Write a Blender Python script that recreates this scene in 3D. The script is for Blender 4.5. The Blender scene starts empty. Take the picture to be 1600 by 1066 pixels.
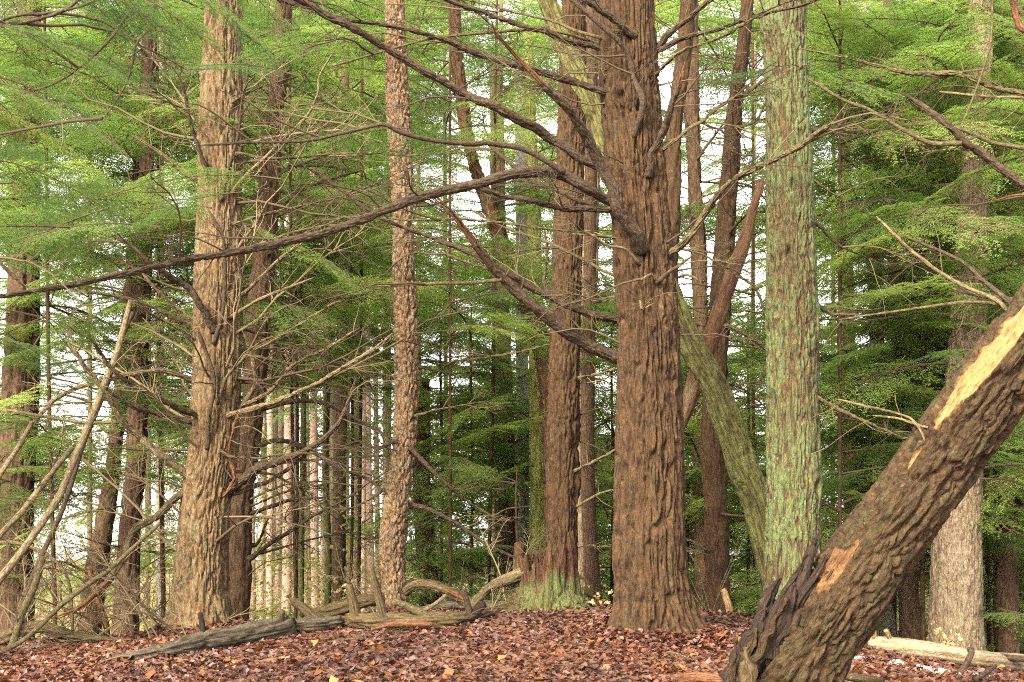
import bpy, math, random
import numpy as np
from mathutils import Vector, Matrix, Euler

R = math.radians
SC = bpy.context.scene
COL = SC.collection

# ------------------------------------------------------------------ camera, sky, sun, exposure
FPX, W, H = 2000.0, 1600.0, 1066.0
CAMZ, PITCH = 1.6, math.atan(337.0 / 2000.0)
cd = bpy.data.cameras.new('camera'); cam = bpy.data.objects.new('camera', cd); COL.objects.link(cam)
cam.location = (0, 0, CAMZ); cam.rotation_euler = (R(90) + PITCH, 0, 0)
cd.sensor_width = 36.0; cd.lens = 36.0 * FPX / W
cd.clip_start = 0.05; cd.clip_end = 2000
cd.dof.use_dof = True; cd.dof.focus_distance = 14.5; cd.dof.aperture_fstop = 5.0
SC.camera = cam

world = bpy.data.worlds.new('World'); SC.world = world; world.use_nodes = True
nt = world.node_tree; nt.nodes.clear()
sky = nt.nodes.new('ShaderNodeTexSky'); sky.sky_type = 'NISHITA'; sky.sun_disc = False
SUN_EL, SUN_AZ = R(32), R(-152)          # azimuth measured from +Y (view direction) clockwise
sky.sun_elevation = SUN_EL; sky.sun_rotation = SUN_AZ
sky.air_density = 1.0; sky.dust_density = 1.5; sky.ozone_density = 1.0
hs = nt.nodes.new('ShaderNodeHueSaturation'); hs.inputs['Saturation'].default_value = 0.04; hs.inputs['Value'].default_value = 1.0
bg = nt.nodes.new('ShaderNodeBackground'); bg.inputs['Strength'].default_value = 0.15
wo = nt.nodes.new('ShaderNodeOutputWorld')
nt.links.new(sky.outputs[0], hs.inputs['Color']); nt.links.new(hs.outputs[0], bg.inputs['Color']); nt.links.new(bg.outputs[0], wo.inputs[0])

sl = bpy.data.lights.new('sun', 'SUN'); sl.energy = 2.4; sl.angle = R(16); sl.color = (1.0, 0.85, 0.62)
sun = bpy.data.objects.new('sun', sl); COL.objects.link(sun)
sdir = Vector((math.sin(SUN_AZ) * math.cos(SUN_EL), math.cos(SUN_AZ) * math.cos(SUN_EL), math.sin(SUN_EL)))
sun.rotation_euler = (-sdir).to_track_quat('-Z', 'Y').to_euler(); sun.location = (0, 0, 60)

vs = SC.view_settings; vs.view_transform = 'Standard'; vs.look = 'None'; vs.gamma = 1.0; vs.use_curve_mapping = False
vs.exposure = 2.52
SC.cycles.use_adaptive_sampling = True; SC.cycles.adaptive_threshold = 0.02
SC.cycles.max_bounces = 4; SC.cycles.diffuse_bounces = 4; SC.cycles.glossy_bounces = 2
SC.cycles.filter_width = 1.0; SC.cycles.transmission_bounces = 4; SC.cycles.use_denoising = False

# ------------------------------------------------------------------ pixel <-> world
CP, SP = math.cos(PITCH), math.sin(PITCH)
def P(px, py, Y):
    u = (px - W / 2) / FPX; v = (H / 2 - py) / FPX
    t = Y / (CP - v * SP)
    return np.array([u * t, Y, CAMZ + t * (SP + v * CP)])
def M(px, py, Y):                      # metres per photograph pixel at that depth
    v = (H / 2 - py) / FPX
    return (Y / (CP - v * SP)) / FPX
def project(p):
    x, y, z = p[0], p[1], p[2] - CAMZ
    d = y * CP + z * SP
    if d < 0.1: return None
    return W / 2 + FPX * x / d, H / 2 - FPX * (-y * SP + z * CP) / d

# ------------------------------------------------------------------ noise
def _h(ix, iy, iz, s):
    h = (ix.astype(np.int64) * 374761393 + iy.astype(np.int64) * 668265263 + iz.astype(np.int64) * 2147483647 + s * 974634777) & 0xFFFFFFFF
    h = ((h ^ (h >> 13)) * 1274126177) & 0xFFFFFFFF
    h = ((h ^ (h >> 16)) * 2246822519) & 0xFFFFFFFF
    return ((h ^ (h >> 15)) & 0xFFFFFF) / float(0xFFFFFF)
def vnoise(p, s=0):
    i = np.floor(p); f = p - i; f = f * f * (3 - 2 * f); i = i.astype(np.int64)
    x, y, z = i[..., 0], i[..., 1], i[..., 2]; fx, fy, fz = f[..., 0], f[..., 1], f[..., 2]
    def L(a, b, t): return a + (b - a) * t
    return L(L(L(_h(x, y, z, s), _h(x + 1, y, z, s), fx), L(_h(x, y + 1, z, s), _h(x + 1, y + 1, z, s), fx), fy),
             L(L(_h(x, y, z + 1, s), _h(x + 1, y, z + 1, s), fx), L(_h(x, y + 1, z + 1, s), _h(x + 1, y + 1, z + 1, s), fx), fy), fz)
def fbm(p, o=3, s=0):
    a = 0.5; r = 0; t = 0
    for k in range(o):
        r = r + a * vnoise(p * (2.03 ** k), s + k); t += a; a *= 0.5
    return r / t
def worley(p, s=0):
    i = np.floor(p).astype(np.int64); f = p - i
    d1 = np.full(p.shape[:-1], 9.0); d2 = d1.copy()
    for a in (-1, 0, 1):
        for b in (-1, 0, 1):
            for c in (-1, 0, 1):
                x, y, z = i[..., 0] + a, i[..., 1] + b, i[..., 2] + c
                d = np.sqrt((a + _h(x, y, z, s) - f[..., 0]) ** 2 + (b + _h(x, y, z, s + 7) - f[..., 1]) ** 2 + (c + _h(x, y, z, s + 13) - f[..., 2]) ** 2)
                lo = np.minimum(d1, d); d2 = np.minimum(d2, np.maximum(d1, d)); d1 = lo
    return d1, d2
def cells(p, s=0):
    """a random value for the nearest Worley cell"""
    i = np.floor(p).astype(np.int64); f = p - i; d1 = np.full(p.shape[:-1], 9.0); v = np.zeros(p.shape[:-1])
    for a in (-1, 0, 1):
        for b in (-1, 0, 1):
            for c in (-1, 0, 1):
                x, y, z = i[..., 0] + a, i[..., 1] + b, i[..., 2] + c
                d = (a + _h(x, y, z, s) - f[..., 0]) ** 2 + (b + _h(x, y, z, s + 7) - f[..., 1]) ** 2 + (c + _h(x, y, z, s + 13) - f[..., 2]) ** 2
                m = d < d1; d1 = np.where(m, d, d1); v = np.where(m, _h(x, y, z, s + 29), v)
    return v
def sstep(a, b, x):
    t = np.clip((x - a) / (b - a), 0, 1); return t * t * (3 - 2 * t)

# ------------------------------------------------------------------ materials
def N(t, typ, **kw):
    n = t.nodes.new(typ)
    for k, v in kw.items(): setattr(n, k, v)
    return n
def ramp(t, stops, fac=None):
    n = N(t, 'ShaderNodeValToRGB'); e = n.color_ramp.elements
    while len(e) < len(stops): e.new(0.5)
    for k, (p, c) in enumerate(stops):
        e[k].position = p; e[k].color = (c[0], c[1], c[2], 1) if not isinstance(c, (int, float)) else (c, c, c, 1)
    if fac is not None: t.links.new(fac, n.inputs[0])
    return n
def mixc(t, a, b, f, mode='MIX'):
    n = N(t, 'ShaderNodeMix', data_type='RGBA', blend_type=mode)
    for v, i in ((a, 6), (b, 7)):
        if isinstance(v, tuple): n.inputs[i].default_value = (*v, 1)
        else: t.links.new(v, n.inputs[i])
    if isinstance(f, (int, float)): n.inputs[0].default_value = f
    else: t.links.new(f, n.inputs[0])
    return n.outputs[2]
def math_(t, op, a, b=None, clamp=False):
    n = N(t, 'ShaderNodeMath', operation=op, use_clamp=clamp)
    for v, i in ((a, 0), (b, 1)):
        if v is None: continue
        if isinstance(v, (int, float)): n.inputs[i].default_value = v
        else: t.links.new(v, n.inputs[i])
    return n.outputs[0]
def newmat(name):
    m = bpy.data.materials.new(name); m.use_nodes = True; t = m.node_tree; t.nodes.clear()
    o = N(t, 'ShaderNodeOutputMaterial'); b = N(t, 'ShaderNodeBsdfPrincipled')
    b.inputs['Roughness'].default_value = 0.9; b.inputs['Specular IOR Level'].default_value = 0.25
    t.links.new(b.outputs[0], o.inputs[0]); return m, t, b, o
def noise(t, vec, scale, detail=4, rough=0.6, dist=0.0):
    n = N(t, 'ShaderNodeTexNoise'); n.inputs['Scale'].default_value = scale; n.inputs['Detail'].default_value = detail
    n.inputs['Roughness'].default_value = rough; n.inputs['Distortion'].default_value = dist
    t.links.new(vec, n.inputs['Vector']); return n.outputs['Fac']
MATS = {}
def bark(key, ridge, mid, inner, scale=14, stretch=0.22, bump=0.6, lichen=None, lich_amt=0.0, moss=None, moss_amt=0.0, grain=90, strip=None, dk=0.36):
    """bark: ridge/mid plate colours, the redder inner bark of the cracks, lichen on the plates, moss on what faces up"""
    ridge, mid, inner = (tuple(x * dk for x in c_) for c_ in (ridge, mid, inner))
    lichen = tuple(x * dk for x in lichen) if lichen else None; moss = tuple(x * dk for x in moss) if moss else None
    m, t, b, o = newmat(key)
    at = N(t, 'ShaderNodeAttribute', attribute_name='bco')
    mp = N(t, 'ShaderNodeMapping'); mp.inputs['Scale'].default_value = (1, 1, stretch); t.links.new(at.outputs['Vector'], mp.inputs[0])
    n1 = noise(t, mp.outputs[0], 9, 5); n2 = noise(t, mp.outputs[0], grain, 3); n3 = noise(t, at.outputs['Vector'], 1.7, 4)
    ds = N(t, 'ShaderNodeVectorMath', operation='MULTIPLY_ADD'); ds.inputs[1].default_value = (0.05, 0.05, 0.05)
    nn = N(t, 'ShaderNodeTexNoise'); nn.inputs['Scale'].default_value = 11; t.links.new(mp.outputs[0], nn.inputs['Vector'])
    t.links.new(nn.outputs['Color'], ds.inputs[0]); t.links.new(mp.outputs[0], ds.inputs[2])
    v = N(t, 'ShaderNodeTexVoronoi', feature='DISTANCE_TO_EDGE'); v.inputs['Scale'].default_value = scale; t.links.new(ds.outputs[0], v.inputs['Vector'])
    vc = N(t, 'ShaderNodeTexVoronoi', feature='F1'); vc.inputs['Scale'].default_value = scale; t.links.new(ds.outputs[0], vc.inputs['Vector'])
    crack = ramp(t, [(0.0, 0.0), (0.16, 1.0)], v.outputs['Distance']).outputs[0]
    bh = N(t, 'ShaderNodeAttribute', attribute_name='bh')
    f1 = ramp(t, [(0.3, 0.0), (0.7, 1.0)], n1).outputs[0]
    c = mixc(t, mid, ridge, f1)
    sep = N(t, 'ShaderNodeSeparateColor'); t.links.new(vc.outputs['Color'], sep.inputs[0])
    c = mixc(t, c, ridge, math_(t, 'MULTIPLY', sep.outputs[0], 0.45))
    c = mixc(t, inner, c, math_(t, 'MULTIPLY_ADD', crack, 0.55) if False else ramp(t, [(0.0, 0.1), (1.0, 1.0)], crack).outputs[0])
    c = mixc(t, c, mixc(t, c, ridge, 0.5), ramp(t, [(0.42, 0.0), (0.6, 1.0)], n3).outputs[0])
    if lichen:
        lf = math_(t, 'MULTIPLY', ramp(t, [(0.62 - 0.34 * lich_amt, 0.0), (0.70 - 0.30 * lich_amt, 1.0)], noise(t, mp.outputs[0], 16, 6, 0.7)).outputs[0],
                   ramp(t, [(0.25, 0.0), (0.55, 1.0)], bh.outputs['Fac']).outputs[0])
        big = ramp(t, [(0.36, 0.15), (0.54, 1.0)], n3).outputs[0]
        c = mixc(t, c, lichen, math_(t, 'MULTIPLY', math_(t, 'MULTIPLY', lf, big), min(1.0, 0.35 + lich_amt)))
    if moss:
        ge = N(t, 'ShaderNodeNewGeometry'); sx = N(t, 'ShaderNodeSeparateXYZ'); t.links.new(ge.outputs['Normal'], sx.inputs[0])
        up = math_(t, 'ADD', math_(t, 'MULTIPLY', sx.outputs[2], 0.35), math_(t, 'ADD', noise(t, at.outputs['Vector'], 3.2, 6, 0.65), moss_amt - 0.5))
        c = mixc(t, c, moss, ramp(t, [(0.48, 0.0), (0.66, 1.0)], up).outputs[0])
    if strip:
        st = N(t, 'ShaderNodeAttribute', attribute_name='strip')
        wn = noise(t, mp.outputs[0], 24, 4)
        wood = ramp(t, [(0.25, strip[1]), (0.5, strip[0]), (0.75, strip[0])], wn).outputs[0]
        wood = mixc(t, ramp(t, [(0.35, (0.07, 0.032, 0.013)), (0.65, (0.17, 0.085, 0.032))], noise(t, at.outputs['Vector'], 9, 5)).outputs[0], wood, ramp(t, [(0.72, 0.0), (0.9, 1.0)], st.outputs['Fac']).outputs[0])
        c = mixc(t, c, wood, ramp(t, [(0.3, 0.0), (0.5, 1.0)], st.outputs['Fac']).outputs[0])
    mp2 = N(t, 'ShaderNodeMapping'); mp2.inputs['Scale'].default_value = (1, 1, 0.45); t.links.new(at.outputs['Vector'], mp2.inputs[0])
    n6 = noise(t, mp2.outputs[0], 70, 4, 0.7)
    c = mixc(t, c, mixc(t, c, (2.0, 1.9, 1.7), 1.0, 'MULTIPLY'), ramp(t, [(0.56, 0.0), (0.68, 1.0)], n6).outputs[0])
    c = mixc(t, c, mixc(t, c, (0.45, 0.42, 0.40), 1.0, 'MULTIPLY'), ramp(t, [(0.34, 1.0), (0.46, 0.0)], n6).outputs[0])
    n4 = noise(t, mp.outputs[0], 34, 6, 0.72)
    c = mixc(t, c, mixc(t, c, (0.0, 0.0, 0.0), 0.62), ramp(t, [(0.50, 0.0), (0.66, 1.0)], n4).outputs[0])
    c = mixc(t, c, mixc(t, c, (0.0, 0.0, 0.0), 0.45), ramp(t, [(0.50, 0.0), (0.70, 1.0)], n2).outputs[0])
    t.links.new(c, b.inputs['Base Color'])
    hgt = math_(t, 'ADD', math_(t, 'MULTIPLY', crack, 0.3), math_(t, 'ADD', math_(t, 'SUBTRACT', math_(t, 'MULTIPLY', n1, 0.5), math_(t, 'MULTIPLY', n4, 0.9)), math_(t, 'MULTIPLY', n6, 1.1)))
    if strip: hgt = math_(t, 'MULTIPLY', hgt, math_(t, 'SUBTRACT', 1.0, math_(t, 'MULTIPLY', st.outputs['Fac'], 0.85)))
    bp = N(t, 'ShaderNodeBump'); bp.inputs['Strength'].default_value = bump; bp.inputs['Distance'].default_value = 0.014
    t.links.new(hgt, bp.inputs['Height']); t.links.new(bp.outputs[0], b.inputs['Normal'])
    MATS[key] = m; return m
bark('bark_brown', (0.41, 0.225, 0.088), (0.285, 0.142, 0.052), (0.14, 0.06, 0.022), 16, 0.2, 0.7, (0.30, 0.26, 0.12), 0.2, dk=0.155)
bark('bark_tan', (0.48, 0.32, 0.155), (0.36, 0.22, 0.098), (0.22, 0.11, 0.05), 18, 0.25, 0.6, (0.42, 0.40, 0.22), 0.35, dk=0.29)
bark('bark_dark', (0.20, 0.12, 0.065), (0.13, 0.07, 0.036), (0.08, 0.04, 0.02), 18, 0.2, 0.6, (0.2, 0.2, 0.09), 0.15, dk=0.46)
bark('bark_scaly', (0.40, 0.26, 0.14), (0.26, 0.155, 0.08), (0.13, 0.065, 0.03), 22, 0.45, 1.0, (0.36, 0.36, 0.26), 0.3, dk=0.52)
bark('bark_lichen', (0.38, 0.26, 0.11), (0.25, 0.155, 0.06), (0.10, 0.05, 0.025), 20, 0.2, 0.9, (0.36, 0.45, 0.165), 0.95, dk=0.23)
bark('bark_mossy', (0.34, 0.30, 0.095), (0.25, 0.22, 0.068), (0.12, 0.09, 0.03), 12, 0.10, 0.6, (0.36, 0.37, 0.10), 0.6, dk=0.29)
bark('moss_bright', (0.34, 0.32, 0.09), (0.27, 0.25, 0.07), (0.14, 0.11, 0.035), 12, 0.10, 0.6, (0.36, 0.40, 0.10), 0.7, dk=0.6)
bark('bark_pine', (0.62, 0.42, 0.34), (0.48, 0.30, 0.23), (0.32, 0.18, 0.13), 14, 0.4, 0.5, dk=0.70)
bark('bark_grey', (0.40, 0.36, 0.28), (0.30, 0.25, 0.19), (0.16, 0.12, 0.09), 20, 0.5, 0.5, (0.42, 0.44, 0.32), 0.3, dk=0.55)
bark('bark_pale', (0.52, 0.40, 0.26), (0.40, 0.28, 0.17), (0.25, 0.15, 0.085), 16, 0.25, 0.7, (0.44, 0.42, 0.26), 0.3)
bark('bark_red', (0.36, 0.18, 0.085), (0.26, 0.115, 0.05), (0.15, 0.055, 0.028), 12, 0.12, 0.6, (0.36, 0.28, 0.14), 0.4, dk=0.28)
bark('limb_dark', (0.20, 0.14, 0.08), (0.125, 0.08, 0.045), (0.08, 0.045, 0.025), 40, 0.5, 0.6, moss=(0.17, 0.16, 0.05), moss_amt=0.12)
bark('limb_olive', (0.29, 0.235, 0.105), (0.20, 0.155, 0.068), (0.12, 0.075, 0.035), 40, 0.5, 0.5, moss=(0.25, 0.23, 0.075), moss_amt=0.16)
bark('limb_pale', (0.46, 0.36, 0.19), (0.32, 0.235, 0.115), (0.17, 0.10, 0.05), 40, 0.3, 0.5, moss=(0.36, 0.33, 0.12), moss_amt=0.04)
bark('limb_red', (0.46, 0.20, 0.085), (0.33, 0.13, 0.05), (0.18, 0.065, 0.03), 30, 0.12, 0.7)
bark('log_grey', (0.27, 0.22, 0.14), (0.17, 0.13, 0.085), (0.09, 0.06, 0.04), 16, 0.12, 0.7, moss=(0.22, 0.19, 0.055), moss_amt=0.08)
bark('log_olive', (0.25, 0.18, 0.075), (0.17, 0.115, 0.05), (0.12, 0.07, 0.035), 18, 0.12, 0.7, moss=(0.28, 0.25, 0.07), moss_amt=0.18)
bark('log_flaky', (0.36, 0.22, 0.085), (0.235, 0.135, 0.048), (0.12, 0.055, 0.025), 24, 0.35, 1.0, (0.28, 0.26, 0.10), 0.35, moss=(0.19, 0.21, 0.055), moss_amt=0.19, strip=((0.235, 0.128, 0.046), (0.16, 0.075, 0.026)), dk=0.17)
bark('log_white', (0.72, 0.58, 0.36), (0.58, 0.44, 0.26), (0.38, 0.26, 0.15), 10, 0.06, 0.4, (0.45, 0.45, 0.22), 0.2)
bark('rot_dark', (0.10, 0.06, 0.035), (0.055, 0.03, 0.018), (0.03, 0.016, 0.01), 30, 0.1, 0.8)
bark('stump_rot', (0.30, 0.15, 0.065), (0.21, 0.085, 0.038), (0.11, 0.038, 0.018), 26, 0.12, 0.9, (0.32, 0.36, 0.11), 0.8, moss=(0.20, 0.24, 0.06), moss_amt=-0.08, dk=0.28)
bark('wood_pale', (0.80, 0.56, 0.28), (0.66, 0.38, 0.15), (0.45, 0.2, 0.07), 20, 0.08, 0.4)

def leafmat(key, dark, light, trans=0.35):
    m, t, b, o = newmat(key)
    oi = N(t, 'ShaderNodeObjectInfo'); ge = N(t, 'ShaderNodeNewGeometry')
    f = math_(t, 'ADD', math_(t, 'MULTIPLY', oi.outputs['Random'], 0.7), math_(t, 'MULTIPLY', ge.outputs['Random Per Island'], 0.3))
    c = ramp(t, [(0.08, dark), (0.55, tuple((a + b_) / 2 for a, b_ in zip(dark, light))), (0.92, light)], f).outputs[0]
    t.links.new(c, b.inputs['Base Color']); b.inputs['Roughness'].default_value = 0.55; b.inputs['Specular IOR Level'].default_value = 0.3
    tr = N(t, 'ShaderNodeBsdfTranslucent'); t.links.new(mixc(t, c, (1.85, 1.98, 1.4), 1.0, 'MULTIPLY'), tr.inputs[0])
    mx = N(t, 'ShaderNodeMixShader'); mx.inputs[0].default_value = trans
    t.links.new(b.outputs[0], mx.inputs[1]); t.links.new(tr.outputs[0], mx.inputs[2]); t.links.new(mx.outputs[0], o.inputs[0])
    MATS[key] = m
leafmat('needles', (0.092, 0.16, 0.044), (0.22, 0.275, 0.066), 0.5)
leafmat('needles_dark', (0.055, 0.11, 0.036), (0.135, 0.19, 0.048), 0.45)
leafmat('beech_leaf', (0.50, 0.32, 0.15), (0.66, 0.50, 0.28), 0.3)
leafmat('shrub_leaf', (0.16, 0.19, 0.045), (0.36, 0.30, 0.11), 0.4)

PAL = [(0.20, 0.085, 0.052), (0.30, 0.12, 0.05), (0.15, 0.07, 0.042), (0.38, 0.23, 0.155), (0.25, 0.125, 0.075), (0.48, 0.33, 0.24), (0.54, 0.21, 0.055), (0.58, 0.25, 0.065), (0.10, 0.05, 0.035), (0.34, 0.095, 0.04)]
PAL = [(c[0] * 0.265, c[1] * 0.235, c[2] * 0.28) for c in PAL]
PW = np.array([17, 10, 15, 19, 15, 11, 4, 2.5, 9, 5], float); PW /= PW.sum()
m, t, b, o = newmat('leaf_litter'); a = N(t, 'ShaderNodeAttribute', attribute_name='lc'); t.links.new(a.outputs['Color'], b.inputs['Base Color']); b.inputs['Roughness'].default_value = 0.5; b.inputs['Specular IOR Level'].default_value = 0.3; MATS['leaf_litter'] = m
m, t, b, o = newmat('leaf_large'); oi = N(t, 'ShaderNodeObjectInfo')
r_ = ramp(t, [(k / 7.0, c) for k, c in enumerate([PAL[1], PAL[7], PAL[3], PAL[6], PAL[5], (0.3, 0.12, 0.03), PAL[9], PAL[6]])], oi.outputs['Random']); r_.color_ramp.interpolation = 'CONSTANT'
t.links.new(r_.outputs[0], b.inputs['Base Color']); b.inputs['Roughness'].default_value = 0.5; MATS['leaf_large'] = m
m, t, b, o = newmat('soil'); tc = N(t, 'ShaderNodeTexCoord'); n_ = noise(t, tc.outputs['Object'], 6, 8, 0.7)
far = noise(t, tc.outputs['Object'], 0.35, 4)
c_ = ramp(t, [(0.3, (0.07, 0.038, 0.024)), (0.5, (0.17, 0.085, 0.045)), (0.7, (0.30, 0.17, 0.09))], n_).outputs[0]
gy = N(t, 'ShaderNodeSeparateXYZ'); t.links.new(tc.outputs['Object'], gy.inputs[0])
c_ = mixc(t, c_, ramp(t, [(0.35, (0.15, 0.105, 0.05)), (0.65, (0.11, 0.12, 0.035))], far).outputs[0], ramp(t, [(0.0, 0.0), (1.0, 0.85)], math_(t, 'MULTIPLY', math_(t, 'SUBTRACT', gy.outputs[1], 19.0), 0.12, True)).outputs[0])
t.links.new(c_, b.inputs['Base Color']); bp_ = N(t, 'ShaderNodeBump'); bp_.inputs['Distance'].default_value = 0.04; t.links.new(n_, bp_.inputs['Height']); t.links.new(bp_.outputs[0], b.inputs['Normal']); MATS['soil'] = m
m, t, b, o = newmat('snow'); b.inputs['Base Color'].default_value = (0.82, 0.84, 0.88, 1); b.inputs['Roughness'].default_value = 0.6; MATS['snow'] = m

# ------------------------------------------------------------------ mesh helpers
def mesh(name, v, f, mat, attrs=None, smooth=True, mats=None, mi=None):
    """v (n,3) array; f: (k,4) or (k,3) int array, or a list of such arrays"""
    me = bpy.data.meshes.new(name)
    fl = f if isinstance(f, list) else [f]
    fl = [np.asarray(x, np.int32) for x in fl if len(x)]
    me.vertices.add(len(v)); me.vertices.foreach_set('co', np.asarray(v, np.float32).ravel())
    loops = np.concatenate([x.ravel() for x in fl]); tot = np.concatenate([np.full(len(x), x.shape[1], np.int32) for x in fl])
    st = np.concatenate([[0], np.cumsum(tot)[:-1]]).astype(np.int32)
    me.loops.add(len(loops)); me.loops.foreach_set('vertex_index', loops)
    me.polygons.add(len(tot)); me.polygons.foreach_set('loop_start', st)
    me.polygons.foreach_set('use_smooth', np.full(len(tot), smooth, bool))
    for mm in (mats or [mat]): me.materials.append(MATS[mm])
    if mi is not None: me.polygons.foreach_set('material_index', np.asarray(mi, np.int32))
    for k, (typ, arr) in (attrs or {}).items():
        at = me.attributes.new(k, typ, 'POINT')
        at.data.foreach_set({'FLOAT': 'value', 'FLOAT_VECTOR': 'vector', 'FLOAT_COLOR': 'color'}[typ], np.asarray(arr, np.float32).ravel())
    me.update(calc_edges=True); return me
def put(name, me, parent=None, loc=(0, 0, 0), rot=(0, 0, 0), scale=1.0):
    ob = bpy.data.objects.new(name, me); COL.objects.link(ob)
    ob.location = loc; ob.rotation_euler = rot; ob.scale = (scale,) * 3
    if parent: ob.parent = parent
    return ob
def tag(o, label=None, cat=None, group=None, kind=None):
    for k, v in (('label', label), ('category', cat), ('group', group), ('kind', kind)):
        if v: o[k] = v
    return o
def empty(name, loc, label, cat, group=None):
    e = bpy.data.objects.new(name, None); COL.objects.link(e); e.location = tuple(map(float, loc)); e.empty_display_size = 0.2
    return tag(e, label, cat, group)

def spline(pts, n, power=1.0):
    """Catmull-Rom through pts (k,d), n samples"""
    p = np.asarray(pts, float)
    if len(p) == 2: p = np.array([p[0], (p[0] + p[1]) / 2, p[1]])
    d = np.concatenate([[0], np.cumsum(np.linalg.norm(np.diff(p[:, :3], axis=0), axis=1) + 1e-6)])
    q = np.vstack([2 * p[0] - p[1], p, 2 * p[-1] - p[-2]])
    s = np.linspace(0, 1, n) ** power * d[-1] if np.isscalar(n) else np.clip(n, 0, d[-1])
    i = np.clip(np.searchsorted(d, s, 'right') - 1, 0, len(p) - 2); t = ((s - d[i]) / (d[i + 1] - d[i]))[:, None]
    a, b_, c, e = q[i], q[i + 1], q[i + 2], q[i + 3]
    return 0.5 * (2 * b_ + (c - a) * t + (2 * a - 5 * b_ + 4 * c - e) * t * t + (3 * b_ - a - 3 * c + e) * t ** 3), s
def frames(p):
    T = np.gradient(p, axis=0); T /= np.linalg.norm(T, axis=1)[:, None] + 1e-9
    ref = np.array([0.0, -1.0, 0.05]); u = np.cross(T, np.cross(np.tile(ref, (len(p), 1)), T))
    l = np.linalg.norm(u, axis=1); u[l < 0.05] = np.cross(T[l < 0.05], [1, 0, 0]); u /= np.linalg.norm(u, axis=1)[:, None] + 1e-9
    return T, u, np.cross(T, u)
def tube(pts4, seg, n, barkf=None, seed=0, power=1.0, rough=0.1, cap=(True, True), hook=None):
    """pts4: (k,4) = x,y,z,r ; returns verts, faces, attrs. theta 0 looks at the camera side"""
    q, s = spline(pts4, n, power); p, r = q[:, :3], np.maximum(q[:, 3], 0.002)
    T, u, w = frames(p); th = np.linspace(0, 2 * np.pi, seg, endpoint=False)
    c, sn = np.cos(th)[None, :], np.sin(th)[None, :]
    bco = np.stack([r[:, None] * c, r[:, None] * sn, np.repeat(s[:, None], seg, 1)], -1)
    rr = np.repeat(r[:, None], seg, 1); bh = np.ones_like(rr); extra = {}
    if barkf is not None:
        d, bh = barkf(bco, seed, rr); rr = rr + d
    else:
        rr = rr * (1 + rough * 2 * (fbm(bco * np.array([18, 18, 7.0]) + seed, 2, seed) - 0.5))
    if hook is not None: rr, bh, extra = hook(bco, th, s, rr, bh)
    v = p[:, None, :] + rr[..., None] * (u[:, None, :] * c[..., None] + w[:, None, :] * sn[..., None])
    k = len(p); idx = np.arange(k * seg).reshape(k, seg); nx = np.roll(idx, -1, 1)
    f = np.stack([idx[:-1], nx[:-1], nx[1:], idx[1:]], -1).reshape(-1, 4)
    V = [v.reshape(-1, 3)]; F = [f]; tri = []; B = [bco.reshape(-1, 3)]; Hh = [bh.ravel()]; E = {kk: [vv.ravel()] for kk, vv in extra.items()}
    nv = k * seg
    for end, on in ((0, cap[0]), (k - 1, cap[1])):
        if not on: continue
        V.append(v[end].mean(0)[None]); B.append(bco[end].mean(0)[None]); Hh.append(np.ones(1))
        for kk in E: E[kk].append(np.zeros(1))
        a, b_ = idx[end], nx[end]
        tri.append(np.stack([b_, a, np.full(seg, nv)], -1) if end == 0 else np.stack([a, b_, np.full(seg, nv)], -1)); nv += 1
    if tri: F.append(np.concatenate(tri))
    at = {'bco': ('FLOAT_VECTOR', np.concatenate(B)), 'bh': ('FLOAT', np.concatenate(Hh))}
    for kk in E: at[kk] = ('FLOAT', np.concatenate(E[kk]))
    return np.concatenate(V), F, at
def BK(su, sz, depth, warp=0.25, width=0.30, lump=0.03):
    """geometric bark: vertical plates (Worley cells stretched along the stem) parted by furrows"""
    def f(bco, seed, rr):
        q = bco * np.array([su, su, sz]) + seed * 3.7
        wv = np.stack([fbm(q * 0.7 + 11, 2, seed + 1), fbm(q * 0.7 + 31, 2, seed + 2), fbm(q * 0.7 + 57, 2, seed + 3)], -1) - 0.5
        d1, d2 = worley(q + wv * warp * 4, seed)
        e = sstep(0.0, width, d2 - d1)
        fine = fbm(bco * np.array([su * 3, su * 3, sz * 4.0]), 2, seed + 5) - 0.5
        big = fbm(bco * np.array([1.6, 1.6, 0.9]) + seed, 2, seed + 9) - 0.5
        d3, d4 = worley(q * np.array([2.3, 2.3, 2.6]) + wv * 2, seed + 4); e2 = sstep(0.0, 0.25, d4 - d3)
        return -depth * (1 - e) - depth * 0.32 * (1 - e2) + fine * depth * 0.5 + big * lump * 2, np.minimum(e, 0.4 + 0.6 * e2)
    return f
def RK(su, sz, depth, w=0.075, lump=0.03):
    """furrowed bark: long wandering furrows (level lines of stretched noise) between flat, flaky ridges"""
    def f(bco, seed, rr):
        q = bco * np.array([su, su, sz]) + seed * 3.7
        wv = np.stack([fbm(q * np.array([1.1, 1.1, 2.2]) + 11, 2, seed + 1), fbm(q * np.array([1.1, 1.1, 2.2]) + 31, 2, seed + 2), 0 * q[..., 0]], -1) - 0.5
        qq = q + wv * 0.75
        a = np.abs(vnoise(qq, seed) - 0.5); b_ = np.abs(vnoise(qq * np.array([1.6, 1.6, 1.5]) + 9.3, seed + 3) - 0.5)
        e = np.minimum(sstep(0.25 * w, w, a), 0.25 + 0.75 * sstep(0.2 * w, w, b_))
        fl = cells(q * np.array([1.5, 1.5, 5.5]) + wv * 1.5, seed + 4) - 0.5
        fine = fbm(bco * np.array([su * 4, su * 4, sz * 9.0]), 2, seed + 5) - 0.5
        big = fbm(bco * np.array([1.6, 1.6, 0.9]) + seed, 2, seed + 9) - 0.5
        return -depth * (1 - e) + fl * depth * 0.34 + fine * depth * 0.22 + big * lump * 2, e
    return f
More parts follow.
